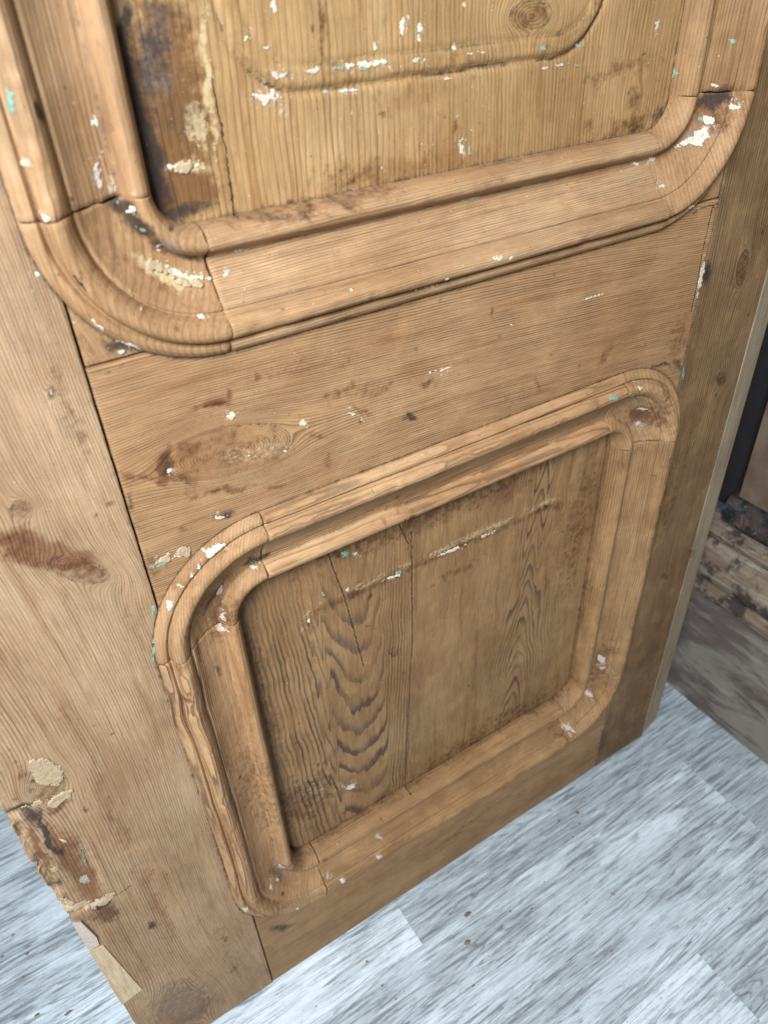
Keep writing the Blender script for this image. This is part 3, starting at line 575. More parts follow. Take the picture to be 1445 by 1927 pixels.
MT = {
 'stile': wood('stripped_pine_stile', (0.384, 0.248, 0.14), (0.296, 0.182, 0.098), (0.121, 0.071, 0.038), 0.6, 0.2, .7),
 'rail': wood('stripped_pine_rail', (0.366, 0.211, 0.1), (0.301, 0.164, 0.076), (0.123, 0.066, 0.034), 0.66, 0.38, .7),
 'stile_dark_shaded': wood('dark_shaded_pine_stile', (0.216, 0.129, 0.062), (0.16, 0.092, 0.043), (0.073, 0.041, 0.02), 0.66, 0.3, .8),  # darker brown board; its colour also carries the right side's shade
 'mould_shaded': wood('stripped_pine_moulding_shaded', (0.316, 0.184, 0.085), (0.244, 0.136, 0.059), (0.1, 0.053, 0.025), 0.5, 0.4, 1.0),  # darker copy for right and bottom parts, dimmer light put in the colour
 'panel_up': wood('stripped_pine_upper_panel', (0.371, 0.226, 0.099), (0.3, 0.175, 0.07), (0.152, 0.081, 0.035), 0.66, .4, .8),
 'panel_lo': wood('stripped_pine_lower_panel', (0.292, 0.169, 0.077), (0.227, 0.127, 0.054), (0.085, 0.055, 0.034), 0.85, 0.3, .9, line_lo=.44),
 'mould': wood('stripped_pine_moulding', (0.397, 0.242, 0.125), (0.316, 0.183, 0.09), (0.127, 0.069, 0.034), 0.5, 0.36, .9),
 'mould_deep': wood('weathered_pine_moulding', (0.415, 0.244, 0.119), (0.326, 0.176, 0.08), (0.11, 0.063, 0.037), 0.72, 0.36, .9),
 'corner': wood('stripped_pine_corner', (0.37, 0.218, 0.107), (0.297, 0.166, 0.077), (0.147, 0.081, 0.037), 0.42, 0.36, 1.1),
 'pale': wood('freshly_cut_pine', (.62, .475, .315), (.55, .405, .25), (.42, .28, .16), .4, .1, .2),
 'bevel': wood('planed_pine_bevel', (0.375, 0.3, 0.206), (0.315, 0.247, 0.161), (0.203, 0.143, 0.086), .5, .1, .3),
 'W': paint('white_paint', (.63, .55, .43), (.46, .38, .28)),
 'P': paint('lilac_grey_paint', (.47, .375, .305), (.56, .46, .37)),
 'T': paint('turquoise_paint', (.145, .265, .190), (.27, .345, .255)),
 'C': paint('cream_paint', (.58, .50, .36), (.46, .36, .22)),
 'G': paint('grey_green_paint', (.24, .25, .21), (.42, .38, .28)),
 'K': paint('clay_putty', (.36, .250, .145), (.44, .320, .195), .8),
}

# ---------------------------------------------------------------- mesh helpers
def new_mesh(name, V, quads, tris=None):
    me = bpy.data.meshes.new(name)
    V = np.asarray(V, np.float32); quads = np.asarray(quads, np.int32).reshape(-1, 4)
    nt = 0 if tris is None else len(tris)
    me.vertices.add(len(V)); me.vertices.foreach_set('co', V.ravel())
    loops = quads.ravel()
    if nt: loops = np.concatenate([loops, np.asarray(tris, np.int32).ravel()])
    me.loops.add(len(loops)); me.loops.foreach_set('vertex_index', loops)
    me.polygons.add(len(quads) + nt)
    st = np.concatenate([np.arange(len(quads)) * 4, len(quads) * 4 + np.arange(nt) * 3]).astype(np.int32)
    me.polygons.foreach_set('loop_start', st)
    try: me.polygons.foreach_set('loop_total', np.concatenate([np.full(len(quads), 4), np.full(nt, 3)]).astype(np.int32))
    except Exception: pass
    me.polygons.foreach_set('use_smooth', np.ones(len(quads) + nt, bool))
    me.update(calc_edges=True); me.validate()
    return me
def link(name, me, mat, parent=None, **props):
    o = bpy.data.objects.new(name, me); col.objects.link(o)
    if mat is not None and not len(me.materials): me.materials.append(mat)
    if parent is not None: o.parent = parent
    for k, v in props.items(): o[k] = v
    return o
def put_attr(me, name, typ, arr):
    a = me.attributes.new(name, typ, 'POINT')
    key = {'FLOAT': 'value', 'FLOAT_VECTOR': 'vector', 'FLOAT_COLOR': 'color'}[typ]
    a.data.foreach_set(key, np.ascontiguousarray(arr, np.float32).ravel())

def grid_quads(n, m):
    i = np.arange(n - 1)[:, None]; j = np.arange(m - 1)[None, :]
    a = i * m + j
    return np.stack([a, a + m, a + m + 1, a + 1], -1).reshape(-1, 4)
def solid(name, X, Y, Z, back, mat, parent, gx, ring, gz, lines, flip=False, extra=None, **props):
    """front grid (n x m) closed with side walls down to y=back and a back face"""
    n, m = X.shape
    V = np.stack([X, Y, Z], -1).reshape(-1, 3)
    q = grid_quads(n, m)
    idx = np.arange(n * m).reshape(n, m)
    b = np.concatenate([idx[0, :], idx[1:, -1], idx[-1, -2::-1], idx[-2:0:-1, 0]])
    base = len(V); nb = len(b)
    VB = V[b].copy(); VB[:, 1] = back
    # duplicated rim so that the arris shades crisply
    VR = V[b].copy()
    V = np.concatenate([V, VR, VB, [[X.mean(), back, Z.mean()]]])
    r = base + np.arange(nb); r2 = np.roll(r, -1); k = r + nb; k2 = r2 + nb
    side = np.stack([r, k, k2, r2], -1)
    tri = np.stack([k, np.full(nb, base + 2 * nb), k2], -1)
    if flip: q = q[:, ::-1]; side = side[:, ::-1]; tri = tri[:, ::-1]
    me = new_mesh(name, V, np.concatenate([q, side]), tri)
    x = X.ravel(); z = Z.ravel(); h = -Y.ravel()
    def ext(a, add=0):
        a = np.asarray(a, float).ravel(); return np.concatenate([a, a[b], a[b] + add, [a.mean()]])
    sa, sb, ck = stains(x, z, 'm' if name.startswith('moulding') else 'p' if name == 'panel' else 'b')
    sb[:, 2] = lines.ravel() if hasattr(lines, 'ravel') else lines
    if extra is not None:
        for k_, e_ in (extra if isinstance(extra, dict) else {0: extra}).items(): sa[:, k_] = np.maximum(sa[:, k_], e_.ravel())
    def ext2(A):
        return np.concatenate([A, A[b], A[b], A[b[:1]]])
    put_attr(me, 'gc', 'FLOAT_VECTOR', np.stack([ext(gx, .03), ext(gz, .01), ext(h * .6, .02)], -1))
    put_attr(me, 'ring', 'FLOAT', ext(ring, 3))
    put_attr(me, 'stain_a', 'FLOAT_COLOR', ext2(sa)); put_attr(me, 'stain_b', 'FLOAT_COLOR', ext2(sb)); put_attr(me, 'crack', 'FLOAT_VECTOR', ext2(ck))
    return link(name, me, mat, parent, **props)

# ---------------------------------------------------------------- marks, in door metres (x, z, axis a, axis b)
def seg_field(x, z, pts):
    best = np.full(x.shape, 9.0); sgn = np.zeros(x.shape); cap = np.zeros(x.shape)
    for (a, b), (c, d) in zip(pts[:-1], pts[1:]):
        L = math.hypot(c - a, d - b); ux, uz = (c - a) / L, (d - b) / L
        t = (x - a) * ux + (z - b) * uz; s = (x - a) * uz - (z - b) * ux
        tc = np.clip(t, -.002, L + .002); dist = np.hypot(t - tc, s)
        k = dist < best
        best = np.where(k, dist, best); sgn = np.where(k, np.where(np.abs(t - tc) < 1e-9, s, 9), sgn)
    return sgn, best
def region(cx, cz):
    a, b = float(sdf('up', np.array([cx]), np.array([cz]))[0]), float(sdf('lo', np.array([cx]), np.array([cz]))[0])
    m_ = min(a, b)
    return 'p' if m_ < 0 else 'm' if m_ < W * .97 else 'b'
rs = np.random.RandomState(12)
for _ in range(150):           # small bruises, nail marks and dirt spots
    a_, b_ = rs.uniform(-.13, .60), rs.uniform(.02, .93)
    q_ = rs.uniform(.0008, .0026); e_ = rs.uniform(.5, 1.8); t_ = rs.uniform(0, 3.14)
    STAINS.append((a_, b_, q_ * e_ * math.cos(t_), q_ * e_ * math.sin(t_), -q_ * math.sin(t_), q_ * math.cos(t_), 'DBBBR'[rs.randint(5)], rs.uniform(.5, 1.0)))
for _ in range(26):            # broad handling stains and runs along the grain
    a_, b_ = rs.uniform(-.13, .60), rs.uniform(.05, .93); vert = a_ < 0 or a_ > .51
    L_, q_ = rs.uniform(.02, .07), rs.uniform(.003, .009)
    STAINS.append((a_, b_, 0.0 if vert else L_, L_ if vert else .1 * L_, -q_ if vert else 0.0, 0.0 if vert else q_, 'BRW'[rs.randint(3)], rs.uniform(.25, .45)))
def stains(x, z, where='b'):
    n = len(x); sa = np.zeros((n, 4)); sb = np.zeros((n, 4)); sb[:, 3] = 1
    wx = x + (fbm(x * 70, z * 70, 91, 3) - .5) * .012; wz = z + (fbm(x * 70, z * 70, 92, 3) - .5) * .016
    x0, x1, z0, z1 = x.min(), x.max(), z.min(), z.max()
    for (cx, cz, ax_, az, bx, bz, typ, st) in STAINS:
        R = 2.2 * max(math.hypot(ax_, az), math.hypot(bx, bz)) + .01
        if cx + R < x0 or cx - R > x1 or cz + R < z0 or cz - R > z1: continue
        if region(cx, cz) != where: continue
        det = ax_ * bz - az * bx
        dx, dz = wx - cx, wz - cz
        u = (dx * bz - dz * bx) / det; v = (ax_ * dz - az * dx) / det
        f = st * np.exp(-(u * u + v * v) ** 1.4)
        if typ in 'DBRY':
            i = 'DBRY'.index(typ); sa[:, i] = np.maximum(sa[:, i], f)
        else:
            i = 'GW'.index(typ); sb[:, i] = np.maximum(sb[:, i], f)
    for (cx, cz, ax_, az, bx, bz, typ) in FLAKES:
        if typ == 'T' or typ == 'G' or region(cx, cz) != where or cx + .03 < x0 or cx - .03 > x1 or cz + .03 < z0 or cz - .03 > z1: continue
        det = ax_ * bz - az * bx; dx, dz = wx - cx, wz - cz
        u = (dx * bz - dz * bx) / det / 1.7; v = (ax_ * dz - az * dx) / det / 1.7
        sb[:, 1] = np.maximum(sb[:, 1], .62 * np.exp(-(u * u + v * v) ** 1.2))
    ck = np.zeros((n, 3)); ck[:, 0] = 9
    bd = np.full(n, 9.0)
    for pts in CRACKS:
        xs_ = [p[0] for p in pts]; zs_ = [p[1] for p in pts]
        if max(xs_) + .01 < x0 or min(xs_) - .01 > x1 or max(zs_) + .01 < z0 or min(zs_) - .01 > z1: continue
        s, d = seg_field(x, z, pts); k = d < bd
        ck[k, 0] = s[k]; bd = np.where(k, d, bd)
    ck[:, 1] = bd < .006
    # edges of knots: a dark ring
    for (cx, cz, ax_, az, bx, bz) in KNOTS:
        a = math.hypot(ax_, az)
        if cx + .1 < x0 or cx - .1 > x1 or cz + .1 < z0 or cz - .1 > z1 or a > .03: continue
        det = ax_ * bz - az * bx; dx, dz = x - cx, z - cz
        u = (dx * bz - dz * bx) / det; v = (ax_ * dz - az * dx) / det; r = np.hypot(u, v)
        sa[:, 0] = np.maximum(sa[:, 0], .62 * np.exp(-((r - 1) * min(a, math.hypot(bx, bz)) / .0011) ** 2))
        sa[:, 1] = np.maximum(sa[:, 1], .55 * sm(1.1, .8, r))
    return sa, sb, ck
def grain(x, z, across, along, pitch, vertical, knots=True, h=0, spread=2.2):
    """ring coordinate and warped across coordinate with the grain flowing round the knots"""
    a = across.copy(); inside = np.zeros(x.shape); 
    for (cx, cz, ax_, az, bx, bz) in KNOTS:
        if not (x.min() - .01 < cx < x.max() + .01 and z.min() - .01 < cz < z.max() + .01): continue
        det = ax_ * bz - az * bx; dx, dz = x - cx, z - cz
        u = (dx * bz - dz * bx) / det; v = (ax_ * dz - az * dx) / det
        r = np.maximum(np.hypot(u, v), .02)
        c0 = cx if vertical else cz
        d = a - c0
        k = np.clip(1 / r ** 2, 0, 1) * np.exp(-np.maximum(r - 1, 0) / spread)
        a = c0 + d * (1 - k)
        size = min(math.hypot(ax_, az), math.hypot(bx, bz))
        inside += np.where(r < 1, (1 - r) * size / (pitch * .45), 0)
    return (a + h) / pitch + inside, a

def axis(lo, hi, step, edge=True):
    n = max(2, int((hi - lo) / step)); u = np.linspace(0, 1, n + 1)
    if edge:
        e = np.array([.0003, .0008, .0016, .003]) / (hi - lo)
        u = np.unique(np.concatenate([[0], e, u[u > .0035 / (hi - lo)][:-1], 1 - e, [1]])); u = u[(u <= 1)]
        u = u[np.concatenate([[True], np.diff(u) > 1e-5])]
        u[-1] = 1
    return u
def edge_round(u, L, r=.0012):
    d = np.minimum(u, 1 - u) * L
    return np.where(d < r, r - np.sqrt(np.maximum(r * r - (r - d) ** 2, 0)), 0)
def board(name, x0, x1, z0, z1, y0, back, mat, parent, pitch, vertical, hf=None, step=.0016, el=None, er=None, lines=1.0, tilt=0.0, ringf=None, rnd=.0012, dirt=None, **props):
    ux = axis(x0, x1, step); uz = axis(z0, z1, step)
    U, Vv = np.meshgrid(ux, uz, indexing='ij')
    Z = z0 + (z1 - z0) * Vv
    XL = x0 + (el(Z) if el else 0) + (fbm(Z * 90, Z * 0 + x0 * 31, 61, 3) - .5) * .0005
    XR = x1 + (er(Z) if er else 0) + (fbm(Z * 90, Z * 0 + x1 * 17, 62, 3) - .5) * .0005
    X = XL + (XR - XL) * U
    h = (hf or hboard)(X, Z)
    h = h - edge_round(U, x1 - x0, rnd) - edge_round(Vv, z1 - z0, rnd)
    Y = y0 - h
    acr = X + tilt * Z if vertical else Z + tilt * X
    alo = Z if vertical else X
    if ringf is not None: ring, a = ringf(X, Z)
    else: ring, a = grain(X, Z, acr, alo, pitch, vertical)
    ex = None
    if callable(lines): lines = lines(X, Z)
    if dirt: ex = dirt(X, Z)
    return solid(name, X, Y, Z, back, mat, parent, a, ring, alo, lines, extra=ex, **props)

# ================================================================ the floor
floor_m = NT('whitewashed_plank'); s = floor_m
obj = s.n('ShaderNodeTexCoord').outputs['Object']
rnd = s.n('ShaderNodeObjectInfo').outputs['Random']
ofs = s.n('ShaderNodeCombineXYZ'); s.put(ofs.inputs[0], s.math('MULTIPLY', rnd, 37.0)); s.put(ofs.inputs[1], s.math('MULTIPLY', rnd, 19.0))
p = s.vm('ADD', obj, ofs.outputs[0])
st = s.vm('MULTIPLY', p, (.085, 1, 1)); st2 = s.vm('MULTIPLY', p, (.30, 1, 1)); st3 = s.vm('MULTIPLY', p, (.40, 1, 1))
n1 = s.noise(st, 210, 7, .74, .5); n2 = s.noise(st2, 17, 5, .64, .6); n3 = s.noise(st, 560, 4, .7); n4 = s.noise(st3, 8, 4, .6)
oc = s.n('ShaderNodeObjectInfo').outputs['Color']; ocs = s.sep(oc, 'ShaderNodeSeparateColor')[0]
n5 = s.noise(s.vm('MULTIPLY', p, (.16, 1, 1)), 90, 6, .74, .9); n6 = s.noise(p, 330, 4, .7)
n2g = s.math('ADD', n2, s.math('MULTIPLY', ocs, .10)); n4g = s.math('ADD', n4, s.math('MULTIPLY', ocs, .08))
rv = s.math('MULTIPLY', s.noise(s.vm('MULTIPLY', p, (.05, 1, 1)), 14, 3, .45, .15), 60.0)
rv = s.math('ADD', rv, s.math('MULTIPLY', s.noise(s.vm('MULTIPLY', p, (.08, 1, 1)), 160, 3), 1.0)); ft = s.math('FRACT', rv)
gl = s.math('MULTIPLY', s.ramp(ft, .60, .92), s.ramp(ft, .92, 1.0, 1, 0))
brk = s.ramp(s.noise(s.vm('MULTIPLY', p, (.16, 1, 1)), 60, 5, .7), .40, .58)
l1 = s.noise(s.vm('MULTIPLY', p, (.065, 1, 1)), 230, 7, .74); l2 = s.noise(s.vm('MULTIPLY', p, (.085, 1, 1)), 620, 5, .72); tk = s.noise(s.vm('MULTIPLY', p, (.4, 1, 1)), 420, 3, .6); l3 = s.noise(s.vm('MULTIPLY', p, (.05, 1, 1)), 75, 4, .6)
c = s.mix(s.ramp(n4g, .40, .66), (.80, .85, .86), (.60, .645, .655))
c = s.mix(s.math('MULTIPLY', ocs, .62), c, (.235, .255, .265))
c = s.mix(s.math('MULTIPLY', s.ramp(n2g, .48, .68), .52), c, (.25, .265, .275))
c = s.mix(s.math('MULTIPLY', s.ramp(l3, .48, .66), .32), c, (.28, .295, .30))
c = s.mix(s.math('MULTIPLY', s.math('MULTIPLY', gl, brk), s.ramp(n2g, .34, .60, .30, .85)), c, (.14, .145, .15))
c = s.mix(s.math('MULTIPLY', s.math('MULTIPLY', s.ramp(l1, .50, .58), s.ramp(n2g, .38, .62, .18, 1)), .72), c, (.125, .13, .132))
c = s.mix(s.math('MULTIPLY', s.ramp(l2, .52, .64), .32), c, (.20, .205, .21))
c = s.mix(s.math('MULTIPLY', s.ramp(l1, .46, .38), .40), c, (.74, .79, .79))
c = s.mix(s.math('MULTIPLY', s.ramp(tk, .64, .70), .6), c, (.13, .13, .13))
plank_mat = s.finish(c, s.math('MULTIPLY_ADD', n1, .25, .38), s.math('ADD', n1, s.math('MULTIPLY', n3, .5)), .0006, .6, .35)
s = NT('dark_subfloor'); sub_mat = s.finish((.05, .05, .05), .9, None)

def box_mesh(name, x0, x1, y0, y1, z0, z1, bev=0.0):
    b = bev
    v = [(x0 + b, y0 + b, z1), (x1 - b, y0 + b, z1), (x1 - b, y1 - b, z1), (x0 + b, y1 - b, z1),
         (x0, y0, z1 - b), (x1, y0, z1 - b), (x1, y1, z1 - b), (x0, y1, z1 - b),
         (x0, y0, z0), (x1, y0, z0), (x1, y1, z0), (x0, y1, z0)]
    f = [(0, 1, 2, 3), (8, 11, 10, 9)] + [(4 + i, 4 + (i + 1) % 4, (i + 1) % 4, i) for i in range(4)] + [(8 + i, 8 + (i + 1) % 4, 4 + (i + 1) % 4, 4 + i) for i in range(4)]
    me = bpy.data.meshes.new(name); me.from_pydata(v, [], f); me.update(); return me
fl = link('floor', box_mesh('floor', -3, 4, -3, 3, -.06, -.012), sub_mat, kind='structure')
PW, PL = .185, .92
for k in range(-11, 12):
    y0 = -.06 + k * PW; y1 = y0 + PW
    jx = {-2: .435, -1: .628, 0: .17, 1: -.35}.get(k, (k * .37) % PL)
    for j in range(-3, 4):
        x0 = jx + j * PL
        if x0 > 3 or x0 < -2.9: continue
        me = box_mesh('floor_plank', 0, PL - .0002, 0, PW - .0002, -.012, 0, .00035)
        o = link('floor_plank', me, plank_mat, fl); o.location = (x0, y0, 0)
        g_ = random.uniform(.0, .10) + {-2: .12 if x0 < .4 else .50, -1: .40 if x0 < .6 else .85, 0: .20 if x0 < .1 else .85, 1: .4}.get(k, .1 if k < -2 else .5); o.color = (g_, g_, g_, 1)  # plank tone varies; near the door and right corner greyed for the shade there

# ================================================================ the door
door = bpy.data.objects.new('pine_door', None); col.objects.link(door)
door['label'] = 'tall stripped pine door with round-cornered mouldings and specks of white and turquoise paint'
door['category'] = 'door'; door['kind'] = 'thing'

DENTS += [(-.137, .480, .012, .005, .004), (-.136, .455, .004, .016, .0045), (-.1375, .405, .003, .018, .0055), (-.1385, .372, .004, .010, .006), (-.139, .350, .005, .006, .007),
          (-.126, .3325, .012, .0030, .0042), (-.131, .300, .005, .028, .0022), (-.119, .44, .0026, .030, .0022), (-.1075, .385, .0020, .026, .0020), (-.113, .40, .010, .045, .0012)]
def left_edge(Z):
    e = .0030 * np.exp(-((Z - .30) / .03) ** 2) - .002 * np.exp(-((Z - .42) / .05) ** 2)
    e = e + .0028 * sm(.52, .7, fbm(Z * 120, Z * 0, 71, 3)) * sm(.25, .29, Z) * sm(.56, .5, Z)
    return e
def under(X, Z):
    # boards are rebated where the mouldings sit in them
    return np.where(np.minimum(sdf('up', X, Z), sdf('lo', X, Z)) < .66 * W, -.029, 0)
def hst(X, Z): return hboard(X, Z) + dents(X, Z)
def hrail(X, Z): return hboard(X, Z) + under(X, Z)
def rim(fr):
    def f(X, Z):
        s_ = sdf(fr, X, Z) - W
        return np.where(s_ > -.001, .80 * np.exp(-(np.maximum(s_, 0) / .0020) ** 1.2), 0)
    return f
def rims(X, Z): return np.maximum(rim('up')(X, Z), rim('lo')(X, Z))
def rim_joint_foot_shade(X, Z):
    return np.maximum(np.maximum(rims(X, Z), 1.0 * np.exp(-Z / .005)), .7 * np.exp(-(np.abs(X) / .0015)))  # grime at rims and joint; the bottom term paints the door's contact shadow
# left stile: grain leans and fans, tighter to the right
def ring_left(X, Z):
    r, a = grain(X, Z, X + .035 * (Z - .5) + .006 * np.sin(Z * 9), Z, .0027, True, spread=3.0)
    a2 = (X + .14)
    return r + 14 * (a2 / .14) ** 2.2 + 1.2 * fbm(X * 10, Z * 2.5, 81, 2), a
PARTS = {}; BLOCKS = []
PARTS['stile', 'L'] = board('stile', -.140, -.0004, .0025, 1.25, 0, .042, MT['stile'], door, .0036, True, hf=hst, el=left_edge, ringf=ring_left, dirt=rim_joint_foot_shade, step=.0016,
      lines=1.0, label='wide left stile with reddish knots and a broken outer edge')
def ring_rail(X, Z):
    r, a = grain(X, Z, Z + .10 * X * X + .010 * np.exp(-((X - .06) / .09) ** 2) * 0, X, .0019, False, spread=2.4)
    return r + 2.0 * fbm(X * 3, Z * 22, 83, 2), a
PARTS['rail', 'M'] = board('middle_rail', .0007, .5138, .606, .7866, .0002, .045, MT['rail'], door, .0027, False, hf=hrail, ringf=ring_rail, dirt=lambda X, Z: np.maximum(rim_joint_foot_shade(X, Z), .7 * np.exp(-np.abs(X - .5138) / .0018)), label='middle rail with a long sunken knot at its left')
PARTS['rail', 'B'] = board('bottom_rail', .0007, .5138, .0045, .205, .0003, .045, MT['mould_shaded'], door, .0034, False, hf=hrail, tilt=.06, dirt=rim_joint_foot_shade)
PARTS['stile', 'R'] = board('stile', .5148, .6100, .0028, 1.25, .0006, .042, MT['stile_dark_shaded'], door, .0034, True, tilt=.02, dirt=lambda X, Z: np.maximum(rims(X, Z), .6 * np.exp(-np.abs(X - .5148) / .002)), label='narrow right stile')
def hbev(X, Z): return -(X - .6103) * .22 + hboard(X, Z) * .3
board('bevelled_edge', .6102, .650, .0055, 1.25, .0008, .042, MT['bevel'], door, .0045, True, hf=hbev, step=.003)
# small blocks that fill behind the curved moulding corners
for (a, b, c_, d, t) in ((.0010, .060, .7876, .850, .3), (.462, .5134, .7876, .850, -.4), (.0012, .060, .570, .6052, .5), (.462, .5134, .570, .6052, .2)):
    ob_ = board('corner_block', a, b, c_, d, .0012, .045, MT['corner'], door, .003, True, hf=hrail, tilt=t, step=.0014, dirt=lambda X, Z: np.maximum(rims(X, Z), .35)); BLOCKS.append(((a, b, c_, d), ob_))

# panels
def ring_up(X, Z):
    r, a = grain(X, Z, X + .012 * (Z - .9) + .003 * np.sin(Z * 14 + X * 20), Z, .0040, True, spread=2.5)
    return r + 14 * sm(.2, .46, X) + 1.5 * fbm(X * 8, Z * 3, 84, 2), a
def up_dirt(X, Z):
    q = upq(X, Z); n_ = fbm(X * 45, Z * 45, 47, 3)
    d = (.95 * np.exp(-(q / .0012) ** 2) + .55 * np.exp(-((q + .0118) / .0012) ** 2)) * sm(.30, .62, n_)
    return {0: np.maximum(dirt_in('up')(X, Z), d), 1: .40 * np.exp(-((q + .005) / .006) ** 2) * n_}
def dirt_in(fr):
    def f(X, Z):
        s_ = -sdf(fr, X, Z); return .7 * np.exp(-(np.maximum(s_, 0) / .0028))
    return f
PARTS['panel', 'up'] = board('panel', .045, .471, .829, 1.25, 0, .036, MT['panel_up'], door, .0046, True, hf=lambda X, Z: hpanel('up', X, Z), ringf=ring_up, dirt=up_dirt,
      lines=.85, label='yellowish upper panel with a carved rounded line and black mould stains')
def ring_lo(X, Z):
    wz = Z + .012 * (fbm(X * 60, Z * 18, 86, 3) - .5)
    wx = X + .006 * (fbm(X * 16, Z * 30, 87, 3) - .5)
    C0 = wx - .1610; A = np.abs(C0); lf = C0 < 0
    env = np.exp(-(A / .075) ** 2)
    fr_ = np.where(A < .026, 1.15 * (A / .026) ** 2.2, 1.15 + (A - .026) * 300)
    fl_ = 1.55 * (np.minimum(A, .032) / .032) ** 1.8 - 1.8 * sm(.0315, .0365, A) + np.maximum(A - .0345, 0) * 215 - .8 * sm(.042, .0455, A)
    r1 = np.where(lf, fl_, fr_) - (wz - .431) / .0365 * env - .85
    A2 = np.abs(wx - .3660 - .05 * (Z - .36)) / (1 + 4.0 * np.clip(.40 - Z, -.05, .12)); env2 = np.exp(-(A2 / .020) ** 4)
    r2 = np.where(A2 < .009, 1.3 * (A2 / .009) ** 2, 1.3 + (A2 - .009) * 300 + np.maximum(A2 - .035, 0) * 190) + (wz - .3) / .0250 * env2
    r = np.where(X + .004 * np.sin(Z * 5) < .2215, r1, r2 + 5)
    return r, wx
def lo_lines(X, Z):
    c1 = np.exp(-(np.abs(X - .145) / .075) ** 4); c2 = np.exp(-(np.abs(X - .366) / .035) ** 3)
    return .50 + np.maximum(.80 * c1 * sm(.56, .48, Z), .50 * c2)
def ghost_dirt(X, Z):
    q = ghost(X, Z); g_ = np.exp(-(q / .0055) ** 2) * gmask(X, Z) * sm(.25, .65, fbm(X * 60, Z * 110, 46, 3))
    g2 = np.exp(-((q + .006) / .006) ** 2) * gmask(X, Z)
    return {0: np.maximum(dirt_in('lo')(X, Z), .40 * g_ * fbm(X * 200, Z * 200, 7, 2) * 1.6), 1: .55 * g2, 3: .58 * g_}
PARTS['panel', 'lo'] = board('panel', .043, .471, .175, .600, 0, .040, MT['panel_lo'], door, .004, True, hf=lambda X, Z: hpanel('lo', X, Z), ringf=ring_lo, dirt=ghost_dirt, step=.0013,
      lines=lo_lines, label='lower panel with bold zigzag grain and a scar of a lost moulding')

# mouldings -------------------------------------------------------
SS = np.unique(np.concatenate([np.linspace(0, 1, 58), _ps])); SS = SS[np.concatenate([[True], np.diff(SS) > .003])]; SS[-1] = 1
def mdirt(T, X, Z):
    d = .50 * np.exp(-((T - .25) / .022) ** 2) + .45 * np.exp(-(T / .03)) + .42 * np.exp(-((T - .868) / .012) ** 2) + .30 * np.exp(-((T - .667) / .012) ** 2) + .4 * np.exp(-((1 - T) / .015))
    return d * (.35 + .9 * fbm(X * 24, Z * 24, 95, 3))
def strip(fr, side, a0, a1, mat, pitch, ringk=0.9, seed=0, skew0=0, skew1=0, **props):
    x0, x1, z0, z1, r, d = FR[fr]
    n = max(3, int(abs(a1 - a0) / .0014)); u = np.linspace(0, 1, n)
    U, T = np.meshgrid(u, SS, indexing='ij')
    S = T * W
    e0 = a0 + skew0 * (T - .0) + (fbm(T * 14, T * 0 + seed, 21, 3) - .5) * .0022
    e1 = a1 + skew1 * (T - .0) + (fbm(T * 14, T * 0 + seed + 5, 22, 3) - .5) * .0022
    L = e0 + (e1 - e0) * U
    if side == 'L': X, Z = x0 - S, L
    elif side == 'R': X, Z = x1 + S, L
    elif side == 'B': X, Z = L, z0 - S
    else: X, Z = L, z1 + S
    h = hm(fr, X, Z, S)
    if fr == 'lo' and side == 'L':   # the outer bead is worn into waves
        wv = .0004 * np.sin(L * 34 + .6) + .0010 * (fbm(L * 26, L * 0, 33, 2) - .5) + .0030 * np.exp(-((L - .497) / .020) ** 2)
        X = X - wv * sm(.35, 1, T) * sm(.56, .50, L)
    h = h - edge_round(U, abs(a1 - a0), .0009) * sm(.02, .1, T)
    c = S + h * ringk + .0022 * (fbm(L * 7, T * 1.5, 88 + seed, 2) - .5) * 1.6 + .02 * (L - a0) * (1 if seed % 2 else -1)
    ring = c / pitch
    lines = np.ones_like(X)
    if fr == 'lo' and side == 'L': lines = .25 + 1.1 * sm(.45, .6, T)
    flip = (side in 'RB')
    if side == 'B': flip = False
    if side == 'T': flip = True
    if side == 'L': flip = False
    if side == 'R': flip = True
    return solid('moulding_strip', X, -h, Z, .030, mat, door, c + seed * .11, ring, L, lines, flip=flip, extra=mdirt(T, X, Z), **props)
def corner(fr, which, mat, pitch, seed=0, g0=.008, g1=.008, **props):
    x0, x1, z0, z1, r, d = FR[fr]
    cx = x0 + r if 'L' in which else x1 - r; cz = z0 + r if 'B' in which else z1 - r
    sx = -1 if 'L' in which else 1; sz = -1 if 'B' in which else 1
    n = 84; u = np.linspace(0, 1, n)
    U, T = np.meshgrid(u, SS, indexing='ij'); S = T * W
    R_ = r + S
    j0 = (fbm(T * 13, T * 0 + seed, 23, 3) - .5) * .0020; j1 = (fbm(T * 13, T * 0 + seed + 3, 24, 3) - .5) * .0020
    th0 = (.0003 + j0) / R_; th1 = math.pi / 2 - (.0003 + j1) / R_
    TH = th0 + (th1 - th0) * U
    X = cx + sx * R_ * np.cos(TH); Z = cz + sz * R_ * np.sin(TH)
    h = hm(fr, X, Z, S) - .0003
    h = h - edge_round(U, .1, .0009) * sm(.02, .1, T)
    acr = (X if seed % 2 else X * .8 + Z * .5) + h * .8 + .0012 * fbm(X * 60, Z * 20, seed + 3, 2)
    flip = (sx * sz < 0)
    return solid('moulding_corner', X, -h, Z, .030, mat, door, acr + seed * .07, acr / pitch, Z, .8, flip=flip, extra=mdirt(T, X, Z), **props)
CU = FR['up']; CL = FR['lo']
ul, ur, ub = CU[0] + CU[4], CU[1] - CU[4], CU[2] + CU[4]
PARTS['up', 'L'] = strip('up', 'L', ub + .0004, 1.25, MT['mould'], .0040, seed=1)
PARTS['up', 'R'] = strip('up', 'R', ub + .0004, 1.25, MT['mould_shaded'], .0032, seed=2)
